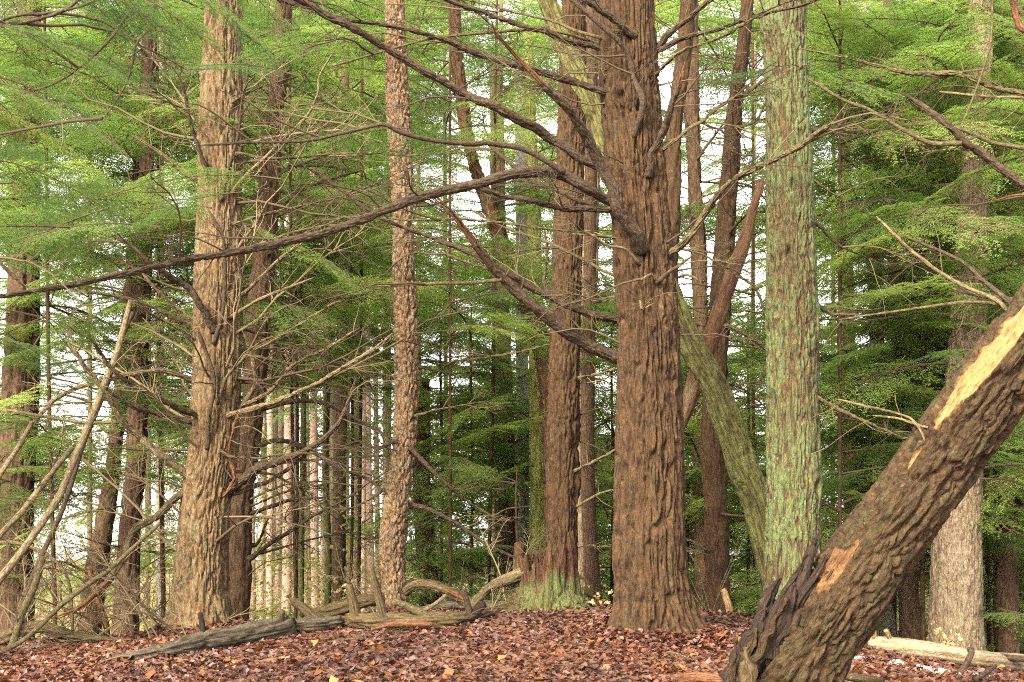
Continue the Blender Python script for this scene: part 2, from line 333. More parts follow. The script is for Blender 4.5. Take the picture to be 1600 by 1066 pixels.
BARKS = {'shard': RK(16, 1.2, 0.030, 0.12, 0.02), 'limb': RK(42, 7, 0.014, 0.13, 0.008), 'deep': RK(19, 1.5, 0.056, 0.105), 'mid': RK(24, 1.9, 0.042, 0.115), 'plate': BK(15, 5.0, 0.045, 0.35, 0.22), 'fine': RK(25, 2.2, 0.032, 0.12), 'smooth': BK(6, 0.5, 0.010, 0.3, 0.2), 'flaky': RK(19, 2.4, 0.052, 0.11), 'tight': RK(26, 3.0, 0.026, 0.13), 'soft': RK(24, 2.4, 0.026, 0.12)}

# ------------------------------------------------------------------ ground
_cx = (np.array([-900, -500, 0, 200, 400, 600, 800, 900, 1100, 1200, 1380, 1600, 1900, 2500]) - 800) / 2000 * 15.0
_cy = np.array([1060, 1040, 1012, 994, 979, 964, 951, 950, 959, 968, 1000, 1040, 1075, 1090.0])
_cz = 1.6 - 15 * (_cy - 870) / 2000
_yy = np.linspace(-30, 60, 451)
_pm = np.interp(_yy, [-30, 0, 6, 10, 12.5, 15, 17, 20, 26, 40], [0, 0, 0.22, 0.60, 0.86, 1.0, 0.97, 0.72, 0.3, 0.2])
_pf = np.interp(_yy, [-30, 16.5, 20, 28, 60], [0, 0, -0.25, -0.9, -1.0])
_k = np.hanning(17); _k /= _k.sum()
_pm = np.convolve(np.pad(_pm, 8, 'edge'), _k, 'valid'); _pf = np.convolve(np.pad(_pf, 8, 'edge'), _k, 'valid')
_xx = np.linspace(-30, 30, 301); _zz = np.convolve(np.pad(np.interp(_xx, _cx, _cz), 6, 'edge'), np.hanning(13) / np.hanning(13).sum(), 'valid')
def ground(x, y):
    x = np.asarray(x, float); y = np.asarray(y, float)
    z = np.interp(x, _xx, _zz) * np.interp(y, _yy, _pm) + np.interp(y, _yy, _pf)
    p = np.stack([x, y, np.zeros_like(x)], -1)
    return z + 0.10 * (fbm(p * 0.9, 2, 3) - 0.5) + 0.05 * (fbm(p * 3.1, 2, 5) - 0.5)
def hit(px, py, y0=8.5, y1=24):
    """where the ray of a pixel meets the ground"""
    ys = np.linspace(y0, y1, 600); q = np.array([P(px, py, Y) for Y in ys]); below = q[:, 2] < ground(q[:, 0], q[:, 1])
    i = np.argmax(below) if below.any() else np.argmin(q[:, 2] - ground(q[:, 0], q[:, 1]))
    return q[i]
gx = np.concatenate([[-600, -300, -150, -80, -50, -32, -22], np.linspace(-15, 15, 151), [22, 32, 50, 80, 150, 300, 600]])
gyv = np.concatenate([[-60, -30, -15, -6, 0, 4], np.linspace(7, 24, 120), np.linspace(25, 60, 40), [80, 110, 160, 260, 450, 900]])
GX, GY = np.meshgrid(gx, gyv); GZ = ground(GX, GY)
ii = np.arange(GX.size).reshape(GX.shape)
gme = mesh('ground', np.stack([GX, GY, GZ], -1).reshape(-1, 3), np.stack([ii[:-1, :-1], ii[:-1, 1:], ii[1:, 1:], ii[1:, :-1]], -1).reshape(-1, 4), 'soil')
g_ob = put('ground', gme); tag(g_ob, 'leaf covered forest floor rising to a low mound', None, None, 'structure')

# ------------------------------------------------------------------ hemlock boughs (shared meshes)
def acc_tube(V, F, MI, pts, r0, r1, seg=3):
    p = np.asarray(pts); k = len(p); T, u, w = frames(p); th = np.linspace(0, 2 * np.pi, seg, endpoint=False)
    rr = np.linspace(r0, r1, k)[:, None, None]
    v = p[:, None] + rr * (u[:, None] * np.cos(th)[None, :, None] + w[:, None] * np.sin(th)[None, :, None])
    b0 = sum(len(x) for x in V); idx = b0 + np.arange(k * seg).reshape(k, seg); nx = np.roll(idx, -1, 1)
    V.append(v.reshape(-1, 3)); F.append(np.stack([idx[:-1], nx[:-1], nx[1:], idx[1:]], -1).reshape(-1, 4)); MI.append(np.zeros((k - 1) * seg))
def make_bough(seed, L=2.0, coarse=False, mat='needles', wood='limb_dark'):
    rg = np.random.default_rng(seed); V, F, MI = [], [], []
    step, nl, nw, tst = (0.036, 0.048, 0.021, 0.085) if coarse else (0.021, 0.030, 0.0115, 0.062)
    t = np.linspace(0, 1, 9); ph = rg.uniform(0, 6)
    main = np.stack([t * L, 0.06 * L * np.sin(t * 4 + ph) * t, -0.10 * L * t ** 2 + 0.05 * L * np.sin(t * 3.2)], -1)
    acc_tube(V, F, MI, main, 0.014, 0.003, 5)
    base, dirs = [], []
    def at(poly, x):
        i = min(int(x * (len(poly) - 1)), len(poly) - 2); f = x * (len(poly) - 1) - i
        return poly[i] * (1 - f) + poly[i + 1] * f, (poly[i + 1] - poly[i]) / (np.linalg.norm(poly[i + 1] - poly[i]) + 1e-9)
    nb, nd, nn = [], [], []
    def needles(poly, x0=0.0):
        ln = np.linalg.norm(np.diff(poly, axis=0), axis=1).sum(); k = max(2, int(ln * (1 - x0) / step))
        for x in np.linspace(x0, 0.99, k):
            pt, d = at(poly, x); side = np.cross(d, [0, 0, 1.0]); side /= np.linalg.norm(side) + 1e-9
            for sg in (-1, 1):
                a = rg.uniform(0.7, 1.25); v = d * math.cos(a) + side * sg * math.sin(a) + np.array([0, 0, rg.uniform(-0.25, 0.2)])
                nb.append(pt); nd.append(v / np.linalg.norm(v) * nl * rg.uniform(0.7, 1.15)); nn.append((rg.uniform(-.6, .6), rg.uniform(-.6, .6), 1.0))
    ns = 15
    for i, s in enumerate(np.linspace(0.20, 0.97, ns)):
        for sg in (-1, 1):
            if rg.random() < 0.10: continue
            s2 = min(0.985, s + rg.uniform(-0.02, 0.02)); pt, d = at(main, s2)
            ln = L * (0.10 + 0.36 * (1 - s) ** 0.8) * min(1, 0.45 + (s - 0.15) * 2.2) * rg.uniform(0.7, 1.2)
            a = R(rg.uniform(42, 66)); side = np.array([-d[1], d[0], 0]); dr = d * math.cos(a) + side * sg * math.sin(a)
            tt = np.linspace(0, 1, 6)[:, None]
            sec = pt + dr * ln * tt + d * 0.16 * ln * tt ** 2 + np.array([0, 0, -1]) * ln * tt ** 2 * rg.uniform(0.05, 0.30) + rg.normal(0, 0.008, (6, 3)) * tt
            acc_tube(V, F, MI, sec, 0.0045, 0.0015, 3)
            k = max(3, int(ln / tst))
            for x in np.linspace(0.10, 0.96, k):
                for sg2 in (-1, 1):
                    if rg.random() < 0.07: continue
                    p2, d2 = at(sec, min(0.99, max(0, x + rg.uniform(-.03, .03))))
                    l2 = (0.035 + 0.36 * ln * (1 - x) ** 0.8) * rg.uniform(0.65, 1.2); a2 = R(rg.uniform(38, 60))
                    sd = np.cross(d2, [0, 0, 1.0]); sd /= np.linalg.norm(sd) + 1e-9
                    dd = d2 * math.cos(a2) + sd * sg2 * math.sin(a2); t3 = np.linspace(0, 1, 3)[:, None]
                    ter = p2 + dd * l2 * t3 + np.array([0, 0, -1]) * l2 * t3 ** 2 * rg.uniform(0.0, 0.35)
                    needles(ter, 0.05)
            needles(sec, 0.5)
    nb, nd, nn = np.array(nb), np.array(nd), np.array(nn)
    sd = np.cross(nd, nn); sd /= np.linalg.norm(sd, axis=1)[:, None] + 1e-9; sd *= nw * 0.5
    b0 = sum(len(x) for x in V); q = np.stack([nb, nb + nd * 0.45 + sd, nb + nd, nb + nd * 0.45 - sd], 1).reshape(-1, 3)
    V.append(q); F.append(b0 + np.arange(len(q)).reshape(-1, 4)); MI.append(np.ones(len(nb)))
    return mesh('bough', np.concatenate(V), F, None, None, False, [wood, mat], np.concatenate(MI))
def make_dead(seed, L=1.6, wood='limb_dark'):
    rg = np.random.default_rng(seed); V, F, MI = [], [], []
    def grow(p0, d, ln, r, lev):
        k = 7 if lev == 0 else 5; p = [np.array(p0, float)]; d = np.array(d, float)
        for j in range(k - 1):
            d = d + rg.normal(0, 0.16, 3) + np.array([0, 0, 0.05 if lev else -0.02]); d /= np.linalg.norm(d); p.append(p[-1] + d * ln / (k - 1))
        acc_tube(V, F, MI, p, r, r * 0.3, 5 if lev == 0 else 3)
        if lev < 2:
            for j in range(9 if lev == 0 else 5):
                x = rg.uniform(0.15, 0.98); i = min(int(x * (k - 1)), k - 2); f = x * (k - 1) - i; q = p[i] * (1 - f) + p[i + 1] * f
                dm = (p[i + 1] - p[i]); dm /= np.linalg.norm(dm); sd = np.cross(dm, rg.normal(0, 1, 3) + np.array([0, 0, 1.2])); sd /= np.linalg.norm(sd)
                grow(q, dm * 0.7 + sd * rg.uniform(0.5, 1.0), ln * rg.uniform(0.2, 0.5) * (1.15 - 0.6 * x), r * 0.45, lev + 1)
    grow((0, 0, 0), (1, 0, 0.08), L, 0.016, 0)
    return mesh('dead_bough', np.concatenate(V), F, wood)
BOUGH = [make_bough(100 + k) for k in range(5)]
BOUGHD = [make_bough(140 + k, mat='needles_dark') for k in range(3)]
BOUGHF = [make_bough(180 + k, coarse=True) for k in range(4)]
DEAD = [make_dead(200 + k) for k in range(5)] + [make_dead(220 + k, wood='limb_olive') for k in range(3)]
DEADP = [make_dead(240 + k, wood='limb_pale') for k in range(4)]

# where the wood is closed and where the sky shows (0..9 for every 100 x 100 pixels of the photograph)
DENS = ['9986787453335986', '8975765332224776', '6555665221223577', '6556565342112577', '5355575555112478', '5256654655223688',
        '5365322886556998', '6344212888766999', '3333124878667778', '2222123353543454']
def dens(px, py):
    if px < -60 or px > 1660 or py > 1000: return 0.15
    if py < 0: return 0.12
    return int(DENS[min(int(py // 100), 9)][min(max(int(px // 100), 0), 15)]) / 9.0

def dens_far(px, py):
    if py < 0 or px < -100 or px > 1700: return 0.1
    if 690 < px < 800 and 110 < py < 340: return 0.2
    if 1050 < px < 1200 and py < 470: return 0.12
    if px < 260 and 330 < py: return 0.4
    if 395 < px < 600 and py > 540: return 0.22
    return 0.52
RG = np.random.default_rng(7)
KEEP = [(1440, 1545, 770, 1015, 17.6), (255, 365, 560, 990, 16.5), (590, 660, 150, 960, 17.4), (850, 920, 480, 960, 17.8), (945, 1075, 100, 990, 13.3), (1190, 1285, 60, 960, 13.8), (170, 225, 730, 1000, 18.8), (1095, 1145, 560, 960, 18.4), (780, 920, 860, 960, 15.8), (800, 860, 560, 900, 22.0), (395, 600, 620, 960, 36.0)]
def covers(p, q):
    """would a bough from p to q stand in front of a trunk that the photograph shows bare?"""
    for t in (0.25, 0.5, 0.75, 1.0):
        x = [a + (b - a) * t for a, b in zip(p, q)]; pr = project(x)
        if pr and any(x0 - 10 < pr[0] < x1 + 10 and y0 < pr[1] < y1 and x[1] < Y for x0, x1, y0, y1, Y in KEEP): return True
    return False
def boughs(root, path, zmin, zmax, n, sc=(0.9, 1.5), far=False, dead=0.15, force=False, meshes=None, az=None, base_r=0.05):
    """path: (k,3) points of the stem; n candidate boughs spread over zmin..zmax; those over open sky are mostly bare"""
    path = np.asarray(path); o = np.array(root.location); cnt = 0; lo = path[0][2]
    pq = project(path[0]); zmax = max(zmin + 1, min(zmax, P(pq[0], -140, path[0][1])[2]))
    for _ in range(int(n * 1.15)):
        z = zmin + (zmax - zmin) * RG.random() ** 0.85
        x = np.interp(z, path[:, 2], path[:, 0]); y = np.interp(z, path[:, 2], path[:, 1])
        a = RG.uniform(0, 2 * np.pi) if az is None else RG.uniform(*az)
        s = RG.uniform(*sc); mid = (x + math.cos(a) * 1.25 * s, y + math.sin(a) * 1.25 * s, z - 0.1)
        pr = project(mid)
        if pr is None: continue
        if covers((x, y, z), (x + math.cos(a) * 2 * s, y + math.sin(a) * 2 * s, z - 0.3)): continue
        dn = dens(*pr); u = RG.random()
        if y > 27: dn = max(dn, dens_far(*pr))
        if not force:
            if pr[0] < -200 or pr[0] > 1800: 
                if RG.random() < 0.6: continue
            if u > dn ** 1.35:
                if u > 1 - dead * 0.5: me = random.choice(DEAD)
                else: continue
            else: me = random.choice(meshes or (BOUGHF if far else BOUGH + BOUGHD[:1]))
        else: me = random.choice(meshes or BOUGH)
        nm = 'dead_branch' if me.name.startswith('dead') else 'bough'
        put(nm, me, root, (x - o[0], y - o[1], z - o[2]), (RG.uniform(-0.55, 0.55), RG.uniform(-0.28, 0.30), a), s); cnt += 1
    return cnt
random.seed(5)

# ------------------------------------------------------------------ trees
TREES = {}
def tree(key, name, label, cat, Y, pts, mat, bk, vis=9.0, du=0.022, group=None, flare=1.0, seed=0, lean=None, topcap=True, jag=0.0):
    """pts: (px, py, width px) from the foot up; Y depth (or per-point via lean=(Y0,Y1))"""
    Ys = [Y + (lean or 0) * k / (len(pts) - 1) for k in range(len(pts))]
    w = np.array([[*P(px, py, y), wd * 0.5 * M(px, py, y)] for (px, py, wd), y in zip(pts, Ys)])
    gz = float(ground(w[0, 0], w[0, 1])); foot = w[0].copy(); foot[2] = gz - 0.12
    if w[0, 2] > gz + 0.05: w = np.vstack([foot, w])
    else:
        w = w[w[:, 2] > gz + 0.12]; w = np.vstack([foot, w])
    root = empty(name, (w[0, 0], w[0, 1], gz), label, cat, group)
    loc = w.copy(); loc[:, :3] -= np.array([w[0, 0], w[0, 1], gz])
    rm = float(np.median(w[:, 3])); seg = int(np.clip(2 * np.pi * rm / du, 10, 340))
    L = np.linalg.norm(np.diff(w[:, :3], axis=0), axis=1).sum(); nv = min(L, vis + 0.3)
    s = np.concatenate([np.arange(0, nv, du * 1.5), np.linspace(nv, L, max(2, int((L - nv) / 0.4)))]) if L > nv + 0.5 else np.linspace(0, L, int(L / (du * 1.5)) + 2)
    def hook(bco, th, ss, rr, bh):
        if flare > 0:
            k = np.clip(1 - ss / 0.75, 0, 1)[:, None] ** 2.2
            lob = 0.55 + 0.45 * np.cos(th * 5 + seed)[None] * np.cos(th * 2 + seed * 2)[None]
            rr = rr * (1 + flare * 0.42 * k * lob)
        if rm > 0.2:                                   # old branch knots: a swollen collar round a sunken scar
            kr = np.random.default_rng(seed + 500)
            for _ in range(9):
                s0, t0 = kr.uniform(0.9, 8.5), kr.uniform(-1.6, 1.6); da = (th - t0 + np.pi) % (2 * np.pi) - np.pi; z_ = kr.uniform(0.6, 1.3)
                d2 = ((ss[:, None] - s0) / 1.5) ** 2 + (rm * da[None]) ** 2
                rr = rr + z_ * (0.040 * np.exp(-d2 / 0.010) - 0.075 * np.exp(-d2 / 0.0016))
        return rr, bh, {}
    v, f, at = tube(loc, seg, s, BARKS[bk] if seg > 24 else None, seed, hook=hook, cap=(False, topcap), rough=0.08)
    tr = put('trunk', mesh('trunk', v, f, mat, at), root)
    TREES[key] = dict(root=root, w=w, Y=Y, pts=pts, Ys=Ys, trunk=tr)
    return root
def TP(key): return TREES[key]['w'][:, :3]

# foreground and middle-ground trunks
tree('A', 'hemlock_tree', 'thick brown hemlock with deeply furrowed bark on top of the leafy mound', 'tree', 12.8,
     [(1024, 990, 132), (1020, 940, 120), (1016, 850, 111), (1016, 700, 105), (1013, 550, 98), (1005, 400, 95), (996, 300, 95), (987, 200, 93), (976, 0, 90), (966, -350, 80), (960, -900, 50)], 'bark_brown', 'deep', 8.0, 0.009, flare=1.5, seed=3)
tree('B', 'hemlock_tree', 'tan sunlit hemlock bristling with bare dead limbs behind the charcoal log', 'tree', 16.0,
     [(312, 985, 106), (312, 940, 94), (316, 850, 84), (322, 780, 80), (334, 700, 79), (338, 600, 77), (340, 500, 75), (342, 400, 72), (344, 300, 71), (346, 150, 64), (350, 0, 60), (356, -300, 52), (362, -800, 30)], 'bark_tan', 'mid', 9.0, 0.0115, flare=1.3, seed=8)
tree('B2', 'hemlock_tree', 'darker slim hemlock standing right against the tan sunlit hemlock', 'tree', 17.6,
     [(368, 975, 44), (372, 900, 43), (374, 800, 42), (388, 700, 38), (398, 600, 36), (404, 500, 38), (413, 400, 37), (420, 300, 34), (427, 200, 30), (442, 50, 28), (450, -250, 22)], 'bark_dark', 'fine', 10, 0.022, flare=0.4, seed=12)
tree('C', 'cherry_tree', 'black cherry tree with flaky scaly bark and a slightly wavy trunk', 'tree', 17.2,
     [(618, 965, 46), (614, 900, 42), (614, 850, 42), (621, 780, 42), (631, 700, 42), (635, 600, 42), (634, 500, 40), (630, 400, 37), (628, 300, 37), (624, 200, 37), (619, 100, 34), (617, 0, 32), (616, -300, 28)], 'bark_scaly', 'plate', 10, 0.0135, flare=0.3, seed=21)
tree('D', 'hemlock_tree', 'reddish brown hemlock trunk rising directly behind the mossy stump', 'tree', 17.6,
     [(880, 955, 58), (878, 850, 52), (880, 700, 50), (881, 600, 50), (885, 450, 48), (890, 300, 44), (893, 200, 42), (897, 0, 40), (900, -300, 34)], 'bark_brown', 'mid', 10, 0.0145, flare=0.5, seed=31)
tree('D2', 'hemlock_tree', 'greyish tan trunk half hidden behind the trunk at the mossy stump', 'tree', 19.5,
     [(908, 955, 46), (905, 850, 42), (908, 700, 38), (911, 550, 36), (918, 400, 34), (925, 200, 30), (930, 0, 28)], 'bark_pale', 'fine', 11, 0.024, flare=0.3, seed=37)
tree('E', 'lichen_covered_tree', 'straight trunk coated in pale green lichen behind the leaning broken trunk', 'tree', 13.4,
     [(1238, 955, 90), (1240, 850, 84), (1239, 600, 80), (1234, 300, 76), (1228, 100, 70), (1224, 0, 68), (1214, -350, 58), (1205, -900, 36)], 'bark_lichen', 'tight', 8.4, 0.0095, flare=0.6, seed=44)
tree('H1', 'hemlock_tree', 'plain brown hemlock trunk behind the sloping moss green trunk', 'tree', 18.2,
     [(1122, 965, 42), (1120, 850, 38), (1115, 700, 38), (1120, 560, 34), (1127, 450, 31), (1138, 300, 29), (1150, 150, 26), (1163, 60, 23), (1176, -150, 18)], 'bark_brown', 'soft', 10, 0.026, flare=0.3, seed=51)
tree('H2', 'hemlock_tree', 'slim dark hemlock trunk crossed by the snapped debarked stem', 'tree', 20.5,
     [(1098, 950, 28), (1095, 600, 26), (1094, 450, 25), (1086, 300, 24), (1082, 200, 25), (1078, 50, 26), (1076, -150, 22)], 'bark_dark', 'soft', 12, 0.03, flare=0.3, seed=57)
tree('H3', 'hemlock_tree', 'reddish trunk peeking out from behind the thick furrowed hemlock', 'tree', 16.6,
     [(1040, 960, 40), (1042, 600, 36), (1046, 330, 34), (1050, 250, 30), (1057, 170, 28), (1071, 60, 26), (1084, -120, 22)], 'bark_brown', 'soft', 10, 0.026, flare=0.3, seed=59)
tree('J', 'hemlock_tree', 'broad pale trunk with cracked bark standing behind the barkless white log', 'tree', 17.4,
     [(1493, 1012, 86), (1494, 930, 80), (1497, 800, 74), (1505, 650, 62), (1514, 480, 53), (1522, 300, 46), (1530, 100, 38), (1536, -100, 32)], 'bark_pale', 'tight', 10, 0.0155, flare=0.4, seed=61)
tree('J2', 'hemlock_tree', 'reddish half rotten trunk close behind the broad pale trunk', 'tree', 20.5,
     [(1500, 980, 36), (1490, 700, 34), (1483, 590, 34), (1476, 400, 32), (1470, 200, 26), (1468, -60, 22)], 'bark_red', 'plate', 12, 0.028, flare=0.3, seed=63)
tree('J3', 'hemlock_tree', 'dark brown trunk beside the broad pale trunk with cracked bark', 'tree', 19.5,
     [(1424, 1002, 36), (1419, 900, 33), (1411, 700, 30), (1400, 400, 26), (1390, 0, 22)], 'bark_dark', 'soft', 10, 0.03, flare=0.2, seed=67)
tree('J4', 'hemlock_tree', 'thin olive trunk seen under the leaning broken trunk', 'tree', 21.0,
     [(1388, 1000, 26), (1380, 900, 24), (1372, 600, 22), (1362, 300, 20), (1350, 0, 18)], 'bark_grey', 'soft', 12, 0.03, flare=0.2, seed=69)
tree('J5', 'hemlock_tree', 'dark trunk wrapped in green boughs beyond the end of the white log', 'tree', 19.0,
     [(1573, 1020, 38), (1571, 900, 34), (1568, 700, 30), (1570, 400, 28), (1575, 0, 24)], 'bark_dark', 'soft', 10, 0.03, flare=0.2, seed=71)
tree('J6', 'hemlock_tree', 'brown trunk set farther back past the broad pale trunk', 'tree', 22.0,
     [(1600, 1005, 44), (1601, 700, 40), (1597, 300, 36), (1590, 0, 34)], 'bark_brown', 'soft', 12, 0.03, flare=0.2, seed=73)
tree('K1', 'hemlock_tree', 'dark straight trunk behind the broken drooping limb of the tan hemlock', 'tree', 18.6,
     [(196, 1000, 42), (198, 930, 38), (205, 800, 32), (213, 700, 30), (220, 500, 28), (228, 300, 26), (238, 0, 22)], 'bark_dark', 'fine', 10, 0.024, flare=0.2, seed=75)
tree('K2', 'hemlock_tree', 'dark trunk leaning towards the tan hemlock above the tangled dead brush', 'tree', 19.6,
     [(138, 998, 36), (150, 900, 34), (166, 800, 30), (180, 700, 26), (200, 500, 22), (222, 200, 18), (235, 0, 16)], 'bark_dark', 'soft', 10, 0.03, flare=0.2, seed=77)
tree('K3', 'hemlock_tree', 'massive dark trunk behind the crossed dead poles and foliage', 'tree', 19.0,
     [(22, 1012, 62), (24, 800, 56), (33, 600, 54), (38, 400, 47), (45, 100, 40), (48, -150, 34)], 'bark_dark', 'mid', 10, 0.024, flare=0.3, seed=79)
tree('K4', 'young_tree', 'pole thin grey trunk between the dark trunk and the tan hemlock', 'tree', 25.0,
     [(252, 985, 16), (250, 800, 14), (250, 500, 12), (252, 200, 10), (253, 0, 9)], 'bark_grey', 'soft', 14, 0.04, flare=0, seed=81)
tree('M1', 'young_tree', 'slender olive green young trunk among the pale distant pines', 'tree', 24.0,
     [(512, 950, 11), (513, 850, 10), (509, 700, 10), (520, 400, 8), (524, 100, 7)], 'bark_mossy', 'soft', 14, 0.04, flare=0, seed=83)
tree('M1b', 'young_tree', 'thin mossy trunk with a kink between distant pines and cherry tree', 'tree', 26.0,
     [(470, 955, 10), (471, 820, 10), (474, 650, 9), (468, 400, 8), (470, 100, 7)], 'bark_mossy', 'soft', 14, 0.04, flare=0, seed=84)
tree('M2', 'hemlock_tree', 'dark distant trunk between the slender green trunk and the cherry tree', 'tree', 28.0,
     [(528, 945, 24), (530, 800, 21), (534, 600, 18), (538, 300, 15), (540, 0, 12)], 'bark_dark', 'soft', 16, 0.04, flare=0.2, seed=85)
tree('M3', 'broken_snag', 'short brown snag with a snapped top just behind the cherry tree', 'tree', 23.0,
     [(674, 955, 34), (665, 850, 31), (659, 750, 28), (661, 650, 22), (665, 592, 12)], 'bark_brown', 'fine', 12, 0.03, flare=0.4, seed=87)
tree('M4', 'hemlock_tree', 'very dark trunk among green boughs beside the mossy bright trunk', 'tree', 25.0,
     [(792, 945, 38), (790, 750, 36), (786, 600, 30), (780, 400, 26), (775, 100, 22)], 'bark_dark', 'soft', 14, 0.03, flare=0.2, seed=89)
tree('M5', 'birch_tree', 'pale grey speckled trunk squeezed between the dark and the mossy trunk', 'tree', 26.0,
     [(815, 955, 24), (816, 750, 22), (816, 600, 20), (815, 400, 18), (812, 100, 16)], 'bark_grey', 'soft', 14, 0.035, flare=0.2, seed=91)
tree('M6', 'moss_covered_tree', 'smooth trunk covered in bright olive moss behind the stump', 'tree', 22.5,
     [(842, 955, 30), (841, 700, 28), (838, 550, 26), (832, 300, 22), (825, 50, 18)], 'moss_bright', 'soft', 12, 0.03, flare=0.2, seed=93)
tree('M7', 'hemlock_tree', 'dark red trunk with a spreading foot right of the mossy stump', 'tree', 18.8,
     [(930, 955, 30), (924, 880, 24), (918, 700, 22), (922, 400, 20), (926, 0, 18)], 'bark_dark', 'soft', 12, 0.03, flare=1.2, seed=95)
tree('N', 'broken_snag', 'crooked reddish snag with torn bark bending up behind the cherry tree', 'tree', 20.5,
     [(874, 950, 40), (870, 800, 38), (862, 640, 36), (848, 545, 35), (822, 470, 32), (792, 400, 25), (758, 305, 24), (739, 250, 22), (727, 190, 23), (714, 100, 24), (711, 30, 21), (709, -60, 18)], 'bark_red', 'plate', 12, 0.026, flare=0.1, seed=97)
tree('Q1', 'hemlock_tree', 'thin trunk far behind the pale green lichen trunk', 'tree', 27.0,
     [(1330, 985, 22), (1328, 700, 20), (1324, 400, 18), (1318, 100, 14), (1315, -50, 12)], 'bark_dark', 'soft', 14, 0.04, flare=0, seed=99)
tree('G', 'leaning_trunk', 'moss green trunk leaning diagonally behind the thick furrowed hemlock', 'tree', 15.4,
     [(1222, 950, 46), (1198, 850, 44), (1180, 780, 42), (1163, 735, 48), (1148, 690, 44), (1114, 600, 44), (1068, 515, 43), (995, 345, 42), (928, 170, 36), (888, 85, 34), (850, -10, 32), (800, -130, 32)], 'bark_mossy', 'mid', 11, 0.018, flare=0, seed=103)
tree('I', 'broken_tree', 'snapped reddish stem stripped of bark crossing two brown trunks', 'tree', 16.0,
     [(1020, 760, 22), (1045, 700, 22), (1072, 640, 23), (1098, 560, 24), (1120, 500, 23), (1140, 440, 22), (1160, 385, 22), (1176, 330, 20), (1188, 290, 16), (1190, 280, 9)], 'bark_red', 'smooth', 8, 0.02, flare=0, seed=107)
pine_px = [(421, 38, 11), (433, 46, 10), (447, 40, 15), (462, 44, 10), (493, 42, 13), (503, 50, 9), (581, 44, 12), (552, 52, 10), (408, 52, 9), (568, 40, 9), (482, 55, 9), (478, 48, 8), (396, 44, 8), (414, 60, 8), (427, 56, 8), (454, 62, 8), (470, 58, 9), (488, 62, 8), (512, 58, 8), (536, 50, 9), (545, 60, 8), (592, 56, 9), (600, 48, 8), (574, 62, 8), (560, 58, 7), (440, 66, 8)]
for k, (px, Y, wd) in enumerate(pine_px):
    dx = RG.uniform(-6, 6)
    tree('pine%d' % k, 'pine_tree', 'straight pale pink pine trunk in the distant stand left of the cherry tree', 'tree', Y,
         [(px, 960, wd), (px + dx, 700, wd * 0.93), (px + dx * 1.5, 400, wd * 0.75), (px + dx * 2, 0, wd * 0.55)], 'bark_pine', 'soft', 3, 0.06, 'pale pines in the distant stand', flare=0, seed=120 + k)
# young hemlocks that carry the green behind the trunks
sap = [(704, 19.5, 9, 'sapling hemlock with drooping boughs between cherry tree and crooked snag'), (762, 21.5, 10, 'bushy young hemlock left of the mossy stump'),
       (965, 21.0, 9, 'young hemlock behind the thick furrowed hemlock'), (1312, 17.5, 11, 'green young hemlock close behind the lichen trunk'),
       (1442, 18.6, 12, 'leafy young hemlock behind the upper part of the leaning broken trunk'), (1545, 20.0, 12, 'young hemlock with low boughs right of the broad pale trunk'),
       (86, 18.0, 11, 'young hemlock behind the crossed dead poles'), (462, 20.5, 9, 'young hemlock with light boughs right of the darker slim hemlock'),
       (560, 23.0, 10, 'hemlock sapling left of the cherry tree'), (255, 20.5, 11, 'young hemlock between the dark straight trunk and the tan hemlock'),
       (1180, 23.5, 10, 'young hemlock seen between plain brown trunk and lichen trunk'), (1040, 27.0, 12, 'far young hemlock hidden behind the thick furrowed hemlock'),
       (-80, 15.0, 14, 'hemlock just past the crossed dead poles'), (1690, 17.0, 16, 'hemlock past the end of the white log'), (660, 30.0, 14, 'far hemlock behind the short snapped snag'),
       (340, 29.0, 14, 'far hemlock behind the tan hemlock'), (140, 27.0, 14, 'far hemlock beyond the leaning dark trunk'), (1370, 28.0, 14, 'far hemlock behind the thin olive trunk'), (880, 30.0, 14, 'far hemlock behind the reddish brown trunk at the stump'),
       (10, 33.0, 16, 'far hemlock beyond the massive dark trunk'), (1230, 32.0, 16, 'far hemlock behind the lichen trunk'), (1500, 30.0, 16, 'far hemlock behind the broad pale trunk'), (520, 36.0, 16, 'far hemlock standing in front of the pink pines'), (770, 38.0, 16, 'farthest hemlock behind the bushy young hemlock'), (1600, 36.0, 16, 'farthest hemlock past the white log'), (230, 40.0, 16, 'farthest hemlock beyond the dark straight trunk')]
sap += [(px, 46 + (k * 5) % 14, 13, lab) for k, (px, lab) in enumerate([(440, 'distant tall hemlock seen between the pink pines'), (610, 'distant tall hemlock behind the cherry tree'), (700, 'distant tall hemlock right of the short snag'), (905, 'distant tall hemlock behind the greyish tan trunk'), (1010, 'distant tall hemlock behind the thick furrowed hemlock'), (1090, 'distant tall hemlock behind the slim dark trunk'), (1165, 'distant tall hemlock right of the plain brown trunk'), (1300, 'distant tall hemlock right of the lichen trunk'), (1440, 'distant tall hemlock behind the dark brown trunk'), (1560, 'distant tall hemlock behind the trunk wrapped in boughs'), (380, 'distant tall hemlock behind the darker slim hemlock'), (540, 'distant tall hemlock behind the dark distant trunk'), (820, 'distant tall hemlock behind the grey speckled trunk')])]
for k, (px, Y, wd, lab) in enumerate(sap):
    dx = RG.uniform(-10, 10)
    tree('s%d' % k, 'young_hemlock', lab, 'tree', Y, [(px, 960, wd * 0.62), (px + dx, 600, wd * 0.55), (px + dx * 1.4, 200, wd * 0.45), (px + dx * 2, -150, wd * 0.35), (px + dx * 2, -420, wd * 0.3)], 'bark_brown' if Y < 24 else 'bark_pale', 'soft', 3, 0.05, flare=0, seed=150 + k)
